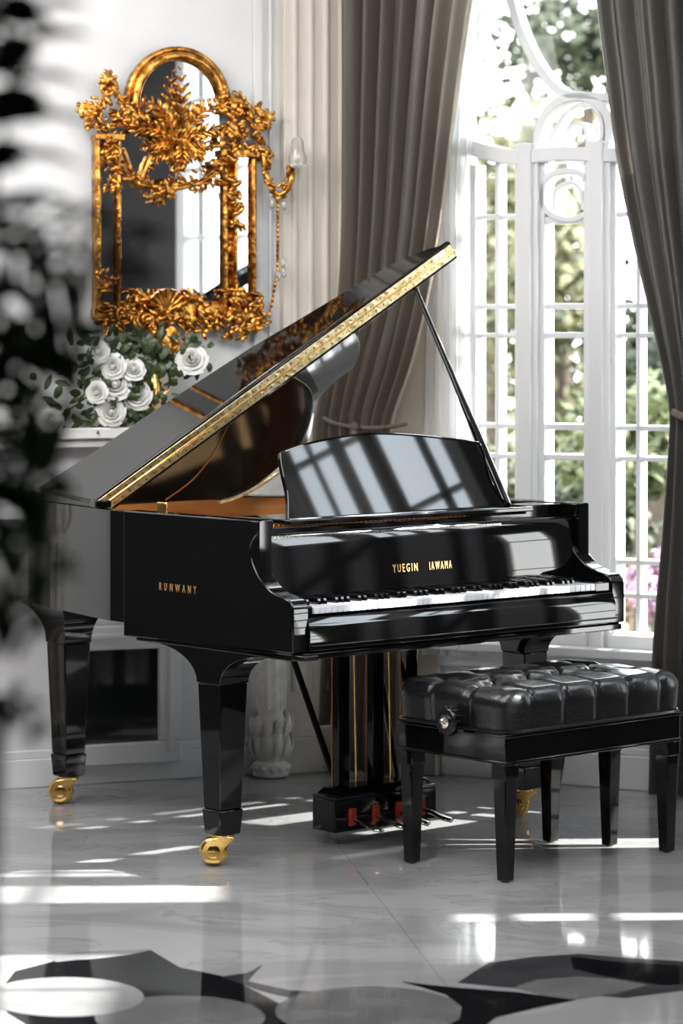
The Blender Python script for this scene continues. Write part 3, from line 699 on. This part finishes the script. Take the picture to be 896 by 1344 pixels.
acanthus(bo_, o2(216, 430), R(-90), .09, 7, 1.0); acanthus(bo_, o2(312, 400), R(90), .06, 6, .9)
bo_.box(S(128), S(340), -.05, 0, zB - .07, zB - .015); bo_.build('base_ornament', 'gilt', mir, smooth=60)
# candle branch on the mirror's right side
scn = tag(empty('wall_sconce', LF), 'gilded scroll sconce with a crystal candle cup and hanging drops, right of the mirror', 'sconce')
sb_ = MB(); q = spline([(*o2(a, b), 0) for a, b in ((343, 205), (345, 225), (348, 240), (358, 256), (368, 252), (374, 238), (374, 224), (368, 222))], 6)
sb_.tube([(p.x, -.07 - .06 * (i / len(q)), p.y) for i, p in enumerate(q)], .011, 8); cluster(sb_, [(346, 222), (346, 240), (354, 250), (362, 260), (370, 246), (374, 230)], 6, (.008, .014), .009, -.08)
sb_.ball((o2(342, 205)[0], -.03, o2(342, 205)[1]), (.02, .03, .02)); sb_.build('branch', 'gilt', scn, smooth=60)
cc = o2(380, 216); MB().lathe([(.012, 0), (.03, .012), (.034, .04), (.026, .06), (.022, .1), (.012, .115)], (cc[0], -.13, cc[1] - .02), 14).build('candle_cup', 'crystal', scn)
hc = MB()
for k in range(24):
    p = o2(358 - (0 if k < 14 else (k - 14) * 1.2), 264 + k * 6.5); hc.ball((p[0], -.1, p[1]), (.0065, .006, .011), None, 6, 4)
hc.build('drop_chain', 'gilt', scn)
for py, px in ((270, 366), (268, 350), (345, 365), (362, 358), (358, 366)):
    p = o2(px, py); MB().ball((p[0], -.1, p[1]), (.012, .01, .02), None, 8, 6).build('crystal_drop', 'crystal', scn)

# ------------------------------------------------------------------ mantelpiece and hearth panel
man = tag(empty('mantelpiece', LF), 'white mantelpiece with carved acanthus legs along the left wall behind the piano', 'mantelpiece')
mp_ = MB().box(-1.75, -.33, -.17, -.02, 1.235, 1.275).box(-1.73, -.35, -.15, -.02, 1.205, 1.235).box(-1.70, -.38, -.06, -.022, .95, 1.205)
mp_.build('shelf', 'white', man, bevel=.005)
for s in (-.375, -1.65):
    m = MB(); pr_ = [(.05, 0), (.065, .01), (.065, .05), (.05, .06), (.056, .09), (.062, .14), (.06, .2), (.045, .23), (.05, .25), (.055, .4), (.062, .6), (.07, .8), (.078, .9), (.07, .93), (.085, 1.0), (.085, 1.205)]
    c = (s, -.11, 0); m.lathe(pr_, c, 20)
    rn = random.Random(3)
    for k in range(12):
        a = 2 * math.pi * k / 12
        for z0, l, r0 in ((.07, .09, .06), (.15, .09, .06), (.9, .12, .075)): m.leaf((s + r0 * math.cos(a), -.11 + r0 * math.sin(a), z0), (s + (r0 + .018) * math.cos(a + .15), -.11 + (r0 + .018) * math.sin(a + .15), z0 + l), .03, (math.cos(a), math.sin(a), 0), .012)
        m.ball((s + .064 * math.cos(a), -.11 + .064 * math.sin(a), .2), (.011, .011, .016), None, 6, 4)
        m.tube([(s + (.048 + .0) * math.cos(a), -.11 + .048 * math.sin(a), .25), (s + .07 * math.cos(a), -.11 + .07 * math.sin(a), .88)], .008, 6)
        m.ball((s + .062 * math.cos(a + .26), -.11 + .062 * math.sin(a + .26), .035), .013, None, 6, 4)
    o = m.build('leg', 'plaster', man, smooth=50)
hp_ = tag(empty('hearth_panel', LF), 'low white framed hearth panel with dark glass in the left wall under the piano', 'fireplace')
x0, x1, z0, z1 = LF.v(100, 900, -.03).x, LF.v(207, 900, -.03).x, LF.v(207, 972, -.03).z, LF.v(207, 850, -.03).z
fr_ = .085; h = MB()
h.box(x0 - fr_, x1 + fr_, -.05, -.013, z0 - fr_ * .9, z0).box(x0 - fr_, x1 + fr_, -.05, -.013, z1, z1 + fr_).box(x0 - fr_, x0, -.05, -.013, z0, z1).box(x1, x1 + fr_, -.05, -.013, z0, z1)
h.box(x1 + .03, x1 + .05, -.062, -.04, z0 - .04, z1 + .06).box(x0 - .05, x1 + .05, -.062, -.04, z1 + .04, z1 + .06)
h.build('frame', 'white', hp_, bevel=.006)
MB().box(x0 - .01, x1 + .01, -.03, -.022, z0 - .01, z1 + .01).build('hearth_glass', 'dark_glass', hp_)
# iron poker-like latch leaning at the panel's right
pk = LF.v(250, 930, -.05)

# ------------------------------------------------------------------ roses on the mantel
SH = 1.275
def shelf_pt(px, py, n=-.1): return LF.w(LF.v(px, py, n))
ur = LF.v(193, 500, -.09)
urn = tag(empty('flower_urn', loc=LF.w((ur.x, -.09, SH)), rz=R(22)), 'gilded urn holding the white roses on the mantel shelf', 'vase')
MB().lathe([(.035, 0), (.038, .008), (.016, .022), (.014, .04), (.035, .06), (.055, .1), (.06, .14), (.05, .18), (.045, .2), (.05, .215), (.04, .21), (.03, .19)], (0, 0, 0), 28).build('urn_body', 'gold', urn, smooth=60)
for sx in (-1, 1): MB().tube([(sx * x, 0, z) for x, z in ((.05, .19), (.075, .2), (.085, .17), (.08, .13), (.056, .11))], .006, 8).build('handle', 'gold', urn)
def rose_mesh(r=.043):
    mb = MB(); rn = random.Random(5)
    for ring, (cnt, rad, hgt, opn) in enumerate(((3, .2, .80, .0), (3, .38, .78, .06), (4, .56, .70, .14), (5, .76, .58, .26), (6, .95, .40, .42))):
        for k in range(cnt):
            a0 = 2 * math.pi * (k + ring * .37) / cnt + rn.uniform(-.1, .1); wd = 2 * math.pi / cnt * .78; rows = []
            for i in range(7):
                t = i / 6; row = []
                for j in range(7):
                    s = j / 6 * 2 - 1; a = a0 + s * wd * (.5 + .5 * math.sin(t * 1.57))
                    rr = r * (rad * (.35 + .65 * math.sin(min(1, t * 1.25) * 1.57)) * (1 + .13 * s) + opn * t ** 3)
                    zz = r * (hgt * t * (1 - .16 * s * s) - opn * .5 * t ** 4 + .02 * rn.random())
                    row.append((rr * math.cos(a), rr * math.sin(a), zz))
                rows.append(row)
            mb.grid(rows)
    mb.ball((0, 0, r * .3), (r * .3, r * .3, r * .42), None, 10, 6)
    return mb
roses = [(150, 507, 1.0, 'largest white rose at the middle of the mantel arrangement'), (149, 481, .8, 'half open white rose at the top of the mantel arrangement'), (175, 486, .75, 'white rose left of the gilded urn handle, beside the topmost rose'),
         (180, 520, .9, 'white rose directly in front of the gilded urn'), (145, 541, .9, 'lowest white rose of the bunch, just above the mantel shelf'), (66, 553, .8, 'white rose near the left end of the arrangement, behind blurred palm leaves'),
         (128, 462, .7, 'small white rose among the dark leaves, highest in the arrangement'), (252, 474, 1.0, 'big loose white bloom alone below the mirror, right of the urn'), (128, 515, .7, 'white rose at the left edge of the bunch, half hidden by leaves'), (20, 545, .9, 'white rose beyond the palm at the photo\'s left edge')]
proto = None
view = Vector((0, -1, .25))
for i, (px, py, sc0, lab) in enumerate(roses):
    w = shelf_pt(px, py, -.15 - .008 * (i % 3))
    if proto is None:
        r0 = tag(empty('white_rose', loc=w), lab, 'flower', 'white roses in the mantel arrangement')
        rose_mesh().build('bloom', 'petal', r0, smooth=60)
        MB().tube([(0, 0, 0), (.0, .01, -.04), (.0, .03, -.1)], .003, 6).build('stem', 'leaf', r0)
        proto = r0; o = r0
    else: o = copy_obj(proto)
    o['label'] = lab; o.location = w; o.scale = (sc0,) * 3
    d = Vector((rnd.uniform(-.35, .35), -1, rnd.uniform(.1, .6))); o.rotation_euler = d.to_track_quat('Z', 'Y').to_euler()
fo = MB(); rn = random.Random(21)
for k in range(330):
    px = rn.gauss(170, 45); py = rn.uniform(440, 560) if px > 90 else rn.uniform(480, 560)
    if px > 235: py = rn.uniform(445, 490)
    px = min(275, px)
    b = shelf_pt(px, py, rn.uniform(-.16, -.10)); d = Vector((rn.uniform(-1, 1), rn.uniform(-.5, .2), rn.uniform(-.6, .9))).normalized() * rn.uniform(.03, .065)
    fo.leaf(b, b + d, rn.uniform(.018, .032), Vector((rn.uniform(-.4, .4), -1, rn.uniform(-.2, .6))).normalized(), .005)
for px, py in ((150, 507), (175, 486), (128, 462), (252, 474), (66, 556), (200, 450), (110, 500)):
    a = LF.w((ur.x, -.09, SH + .2)); b = shelf_pt(px, py, -.1); fo.tube([a, (a + b) / 2 + Vector((0, 0, .03)), b], .003, 5)
tag(fo.build('rose_foliage', 'leaf'), 'dark green rose leaves filling the arrangement on the mantel', 'foliage', kind='stuff')

# ------------------------------------------------------------------ curtains
def interp(tab, z):
    for i in range(len(tab) - 1):
        a, b = tab[i], tab[i + 1]
        if a[0] >= z >= b[0]:
            t = (a[0] - z) / max(1e-6, a[0] - b[0]); t2 = t * t * (3 - 2 * t) if False else t
            return [a[k] + (b[k] - a[k]) * t2 for k in range(1, len(a))]
    return list(tab[-1][1:])
def curtain(tab, folds, seed, v0, name, m, parent, nc=260, nr=110, zt=3.5, thick=.0):
    rn = random.Random(seed); ph = [rn.uniform(0, 6.28) for _ in range(6)]; fr_ = [folds, folds * 1.73 + .3, folds * .47]
    # smooth table by resampling with a spline
    pts = spline([(p[1], p[2], p[0]) for p in tab], 10); am = spline([(p[3], p[4] if len(p) > 4 else 0, p[0]) for p in tab], 10)
    T = [(p.z, p.x, p.y, max(.0, a.x), a.y) for p, a in zip(pts, am)]; T.sort(key=lambda r: -r[0]); rows = []
    for i in range(nr + 1):
        z = zt + (T[-1][0] - zt) * i / nr; L_, R_, A, off = interp(T, z); row = []
        for j in range(nc + 1):
            t = j / nc; tw = t + .012 * math.sin(2 * math.pi * 2.3 * t + ph[3])
            s = math.sin(2 * math.pi * fr_[0] * tw + ph[0]); f = A * (s * (1 - .25 * s) + .35 * math.sin(2 * math.pi * fr_[1] * tw + ph[1] + .35 * z) + .5 * math.sin(2 * math.pi * fr_[2] * tw + ph[2]))
            row.append((L_ + (R_ - L_) * t + .25 * A * math.cos(2 * math.pi * fr_[0] * tw + ph[0]), v0 + off + f, z))
        rows.append(row)
    return MB().grid(rows).build(name, m, parent, smooth=180)
def wtab(rows, v): return [(WF.v((a + b) / 2, y, v).z, WF.v(a, y, v).x, WF.v(b, y, v).x, amp, off) for y, a, b, amp, off in rows]
c1 = tag(empty('curtain', WF), 'grey taupe satin curtain tied back on the left side of the arched window', 'curtain')
LC = wtab([(-260, 452, 668, .030, 0), (-120, 453, 655, .030, 0), (0, 454, 634, .030, 0), (100, 455, 618, .029, 0), (200, 455, 604, .028, 0), (300, 456, 592, .027, -.01), (400, 452, 575, .025, -.02), (480, 436, 556, .022, -.03), (545, 425, 532, .016, -.03), (575, 424, 530, .015, -.03), (640, 418, 545, .022, -.02), (760, 410, 555, .026, -.01), (900, 402, 552, .027, 0), (1010, 398, 550, .027, 0)], -.10)
curtain(LC, 7.5, 4, -.13, 'drape', 'curtain', c1, zt=3.45)
tb1 = MB(); q = [WF.v(a, b, -.20) for a, b in ((424, 548), (440, 556), (462, 560), (490, 562), (515, 560), (534, 556))]; tb1.tube(spline(q, 5), .008, 8)
tb1o = tb1.build('tieback', 'rope', c1)
ts = MB(); p = WF.v(465, 560, -.215); ts.ball((p.x, p.y, p.z), (.018, .018, .02), None, 10, 6); ts.lathe([(.01, .0), (.016, -.02), (.02, -.05), (.026, -.11), (.02, -.112)], (p.x, p.y, p.z), 14)
ts.build('tassel', 'rope', tb1o)
c2 = tag(empty('curtain', WF), 'dark grey curtain tied back on the right side of the arched window', 'curtain')
RC = wtab([(-260, 780, 1010, .028, 0), (-100, 782, 1005, .028, 0), (0, 788, 1000, .028, 0), (100, 800, 1000, .027, 0), (200, 813, 998, .026, 0), (300, 832, 992, .024, 0), (400, 856, 985, .022, -.01), (480, 876, 975, .018, -.02), (540, 886, 968, .014, -.02), (600, 884, 972, .016, -.02), (700, 876, 985, .022, -.01), (850, 862, 995, .025, 0), (1045, 856, 1000, .025, 0)], -.12)
curtain(RC, 7.0, 9, -.16, 'drape', 'curtain2', c2, zt=3.45)
tb2 = MB(); q = [WF.v(a, b, -.215) for a, b in ((882, 540), (900, 548), (930, 548), (960, 540), (975, 528))]; tb2.tube(spline(q, 5), .014, 8); tb2.build('tieback', 'rope', c2)
rod = tag(MB().tube([(-.1, -.13, 3.47), (2.2, -.13, 3.47)], .016, 12).lathe([(.001, 0), (.03, .015), (.03, .05), (.001, .07)], (2.2, -.13, 3.47), 14, 'x').build('curtain_rod', 'gold'), 'brass curtain rod above the arched window', 'curtain rod'); place(rod, WF)
c3 = tag(empty('sheer_curtain', WF), 'white translucent sheer hanging inside the taupe curtain, left of the window', 'curtain')
SC = wtab([(-260, 560, 690, .012, 0), (0, 560, 645, .012, 0), (200, 560, 618, .012, 0), (350, 560, 616, .012, 0), (560, 556, 618, .012, 0), (860, 550, 622, .012, 0)], -.05)
curtain(SC, 6, 14, -.05, 'drape', 'sheer', c3, zt=3.45, nc=140)

# ------------------------------------------------------------------ palm in the foreground
PD = 3.0
pot = (-.56, PD)
palm = tag(empty('potted_palm', loc=(pot[0], pot[1], 0)), 'out of focus dark green palm in a tall pale planter nearest the camera', 'plant')
MB().lathe([(.15, 0), (.17, .01), (.185, .5), (.2, 1.1), (.205, 1.2), (.205, 1.22), (.185, 1.22), (.18, 1.16)], (0, 0, 0), 40).build('planter', 'ceramic', palm, smooth=50)
MB().lathe([(.182, 1.14), (.182, 1.17), (.05, 1.18)], (0, 0, 0), 24).build('soil', 'soil', palm)
tk = MB()
for k in range(5): a = k * 1.26; tk.tube([(.05 * math.cos(a), .05 * math.sin(a), 1.15), (.03 * math.cos(a), .03 * math.sin(a), 1.4), (.05 * math.cos(a), .05 * math.sin(a), 1.55)], [.02, .014, .008], 8)
tk.build('stems', 'bark', palm)
ground = Frame(0, 0, 0)
def frond(pxpts, d0, d1, ln, wd, n, m, droop=.5, seed=0):
    rn = random.Random(seed); P = []
    for i, (a, b) in enumerate(pxpts):
        d = d0 + (d1 - d0) * i / (len(pxpts) - 1); P.append(Vector(((a - CX) / F * d, d, H + (HY - b) / F * d)) - Vector((pot[0], pot[1], 0)))
    q = spline(P, 10); L = len(q); mb = MB(); mb.tube(q, [.005 * (1 - .7 * i / L) for i in range(L)], 6)
    for k in range(n):
        t = .12 + .86 * k / (n - 1); i = min(L - 2, int(t * (L - 1))); p = q[i]; tg = (q[i + 1] - q[i]).normalized(); sd = tg.cross(Vector((0, -1, .25))).normalized()
        for s in (-1, 1):
            l = ln * (.55 + .9 * math.sin(math.pi * min(1, .15 + t * .85)) * .5) * rn.uniform(.85, 1.1)
            dr = (sd * s * .8 + tg * .55 + Vector((0, rn.uniform(-.25, .25), 0))).normalized()
            mid = p + dr * l * .55; tip = p + dr * l + Vector((0, 0, -droop * l * (.5 + .3 * rn.random())))
            w = wd * rn.uniform(.8, 1.15); n_ = Vector((rn.uniform(-.2, .2), -1, rn.uniform(-.1, .5))).normalized()
            rows = []
            for j in range(6):
                u = j / 5; c = p * (1 - u) ** 2 + mid * 2 * u * (1 - u) + tip * u * u; e = (tip - p).cross(n_).normalized() * w * .5 * math.sin(math.pi * min(.97, .15 + .82 * u))
                rows.append([c - e, c + e])
            mb.grid(rows)
    mb.build('frond', m, palm, smooth=60)
frond([(-120, 1000), (-70, 640), (-25, 350), (8, 160), (34, 0), (50, -70)], 3.0, 2.8, .10, .011, 15, 'palm', .55, 1)
frond([(-130, 980), (-80, 560), (-38, 250), (-14, 60), (8, -90)], 3.0, 2.7, .08, .020, 26, 'palm', .5, 2)
frond([(-130, 960), (-80, 500), (0, 315), (90, 296), (185, 318)], 3.0, 2.8, .08, .012, 12, 'palm', .9, 3)
frond([(-130, 980), (-60, 560), (0, 400), (80, 352), (170, 372)], 3.0, 2.7, .09, .013, 13, 'palm', .9, 4)
frond([(-130, 990), (-60, 640), (0, 490), (50, 440), (110, 450)], 3.0, 3.0, .075, .014, 13, 'palm_green', .6, 5)
frond([(-130, 1000), (-60, 700), (0, 580), (45, 540), (85, 560)], 3.0, 2.8, .07, .015, 12, 'palm_green', .5, 6)
frond([(-130, 1010), (-70, 740), (-10, 650), (30, 630), (65, 650)], 3.0, 2.9, .065, .016, 10, 'palm_green', .5, 7)
frond([(-130, 1020), (-60, 800), (0, 730), (35, 720), (70, 755)], 3.0, 2.7, .06, .015, 10, 'palm_green', .5, 8)
frond([(-130, 1030), (-70, 860), (-15, 800), (15, 800), (40, 830)], 3.0, 2.8, .05, .014, 8, 'palm', .5, 9)
frond([(-120, 1040), (-60, 960), (-5, 915), (25, 920), (50, 955)], 3.0, 2.8, .035, .013, 6, 'palm', .4, 10)
frond([(-130, 1000), (-80, 680), (-30, 500), (0, 430), (35, 480)], 3.0, 3.1, .08, .016, 14, 'palm', .5, 11)

# ------------------------------------------------------------------ garden outside
gm = struct(MB().box(-6, 30, 10.9, 60, -.4, -.25).build('ground_lawn', 'grass'))
def tree(x, y, h, r, m, name, label, group, trunk=True, n=1500, lf=.16, seed=0, z0=None, sq=1.0):
    rn = random.Random(seed); T = tag(empty(name, loc=(x, y, -.25)), label, 'tree' if trunk else 'shrub', group); mb = MB(); bl = []
    for k in range(9): bl.append((Vector((rn.gauss(0, r * .4), rn.gauss(0, r * .4), (h - r * sq) + rn.uniform(-.55, .5) * r * sq)), r * rn.uniform(.35, .62)))
    for k in range(n):
        c, rr = rn.choice(bl); d = Vector((rn.gauss(0, 1), rn.gauss(0, 1), rn.gauss(0, 1))).normalized(); p = c + Vector((d.x, d.y, d.z * sq)) * rr * rn.uniform(.6, 1.05)
        if p.z < .05: p.z = rn.uniform(.05, .4)
        e = Vector((rn.uniform(-1, 1), rn.uniform(-1, 1), rn.uniform(-1, .6))).normalized() * lf; mb.leaf(p, p + e, lf * .55, d, 0, 2)
    mb.build('crown', m, T, smooth=0)
    if trunk: MB().tube([(0, 0, 0), (.03, 0, h * .4), (-.02, .05, h * .75)], [.14, .1, .05], 10).build('trunk', 'bark', T)
    else: MB().tube([(0, 0, 0), (0, 0, h * .6)], [.05, .03], 8).build('stem', 'bark', T)
def atd(px, d): return (px - CX) / F * d
tg = 'trees beyond the window'; sg = 'shrubs below the window'
tree(atd(645, 22), 22, 3.6, .62, 'tree_olive', 'garden_tree', 'slim olive green tree seen through the left casement', tg, seed=1, sq=1.9, n=1500, lf=.12)
tree(atd(775, 24), 24, 5.2, .85, 'tree_dark', 'garden_tree', 'dark pine crown seen high in the window beside the right curtain', tg, seed=2, sq=1.0, n=1700, lf=.14)
tree(atd(735, 21), 21, 3.05, .7, 'tree_olive', 'garden_tree', 'tawny olive tree filling the middle panes', tg, seed=3, sq=1.5, n=1700, lf=.12)
tree(atd(862, 18), 18, 2.7, .75, 'tree_dark', 'garden_tree', 'dark green tree seen through the right casement', tg, seed=4, sq=1.4, n=1700, lf=.12)
tree(atd(700, 27), 27, 4.3, .8, 'tree_olive', 'garden_tree', 'pale olive tree behind the round tracery of the window', tg, seed=5, sq=1.3, n=1500, lf=.15)
tree(atd(735, 16), 16, 1.35, .5, 'tree_dark', 'garden_shrub', 'dark rounded shrub low behind the middle panes', sg, False, 1500, .09, 6, sq=1.1)
tree(atd(840, 15), 15, 1.75, .42, 'tree_green', 'garden_shrub', 'bright green shrub behind the right casement', sg, False, 1400, .08, 7)
tree(atd(862, 13.6), 13.6, .85, .2, 'bloom_pink', 'garden_shrub', 'mauve flowering shrub low in the right casement', sg, False, 900, .05, 8)
tree(atd(822, 14.4), 14.4, .75, .2, 'bloom_rust', 'garden_shrub', 'rust coloured flowering shrub beside the mauve one', sg, False, 900, .05, 9)
tree(atd(650, 17), 17, 1.3, .45, 'tree_olive', 'garden_shrub', 'olive shrub low behind the left casement', sg, False, 1300, .08, 10)

# ------------------------------------------------------------------ light, sky, camera
w = bpy.data.worlds.new('sky'); scene.world = w; w.use_nodes = True; N = w.node_tree.nodes; K = w.node_tree.links.new
bgn = N['Background']; tc = N.new('ShaderNodeTexCoord'); sp = N.new('ShaderNodeSeparateXYZ'); rp = N.new('ShaderNodeValToRGB')
K(tc.outputs['Generated'], sp.inputs[0]); K(sp.outputs['Z'], rp.inputs[0]); K(rp.outputs['Color'], bgn.inputs['Color'])
rp.color_ramp.elements[0].position = 0; rp.color_ramp.elements[0].color = (1, .98, .95, 1); rp.color_ramp.elements[1].position = .5; rp.color_ramp.elements[1].color = (.82, .9, 1, 1)
bgn.inputs['Strength'].default_value = 8.0
su = bpy.data.lights.new('sun', 'SUN'); su.energy = 22; su.angle = R(.8); su.color = (1, .95, .87)
so = bpy.data.objects.new('sun', su); C.objects.link(so); so.rotation_euler = Vector((-.85, -.03, -.50)).to_track_quat('-Z', 'Y').to_euler()
sd_ = Vector((-.60, -.50, -.62)); lt = bpy.data.lights.new('streak_spot', 'SPOT'); lt.energy = 16000; lt.spot_size = R(16); lt.spot_blend = .2; lt.shadow_soft_size = .06; lt.color = (1, .95, .88)
lo_ = bpy.data.objects.new('streak_spot', lt); C.objects.link(lo_); lo_.location = Vector((.85, 10.0, 1.1)) - sd_.normalized() * 8; lo_.rotation_euler = sd_.to_track_quat('-Z', 'Y').to_euler()  # added spot outside the window, throws extra sun streaks under the piano
def area(name, loc, look, size, power, col=(1, 1, 1)):
    l = bpy.data.lights.new(name, 'AREA'); l.shape = 'RECTANGLE'; l.size, l.size_y = size; l.energy = power; l.color = col
    o = bpy.data.objects.new(name, l); C.objects.link(o); o.location = loc; o.rotation_euler = (Vector(look) - Vector(loc)).to_track_quat('-Z', 'Y').to_euler(); return o
area('overhead_fill', (-.8, 6.2, 3.5), (-.8, 6.6, 0), (3.5, 3.5), 150, (1, .98, .95))  # added soft fill from above, no lamp of the room
area('left_fill', (-2.3, 8.2, 2.7), (-.8, 10.1, .3), (.9, .9), 16, (1, .98, .95))
area('right_fill', (1.0, 7.2, 3.45), (.9, 9.9, .2), (.9, .9), 18, (1, .98, .96))
area('wall_fill', (-1.6, 8.4, 3.5), (-1.1, 10.3, 1.6), (1.6, .8), 30, (1, .97, .93))  # added fill that brightens the left wall

cam = bpy.data.cameras.new('camera'); co = bpy.data.objects.new('camera', cam); C.objects.link(co); scene.camera = co
co.location = CAM; co.rotation_euler = (math.pi / 2, 0, 0)
cam.sensor_fit = 'VERTICAL'; cam.sensor_height = 36; cam.lens = F * 36 / 1344; cam.shift_y = -(672 - HY) / 1344; cam.clip_end = 200
cam.dof.use_dof = True; cam.dof.focus_distance = 8.6; cam.dof.aperture_fstop = 2.9
scene.cycles.use_denoising = True
scene.cycles.max_bounces = 10; scene.cycles.transparent_max_bounces = 12
scene.cycles.sample_clamp_indirect = 6; scene.cycles.caustics_reflective = False; scene.cycles.caustics_refractive = False
scene.view_settings.view_transform = 'Standard'; scene.view_settings.look = 'None'; scene.view_settings.exposure = .55
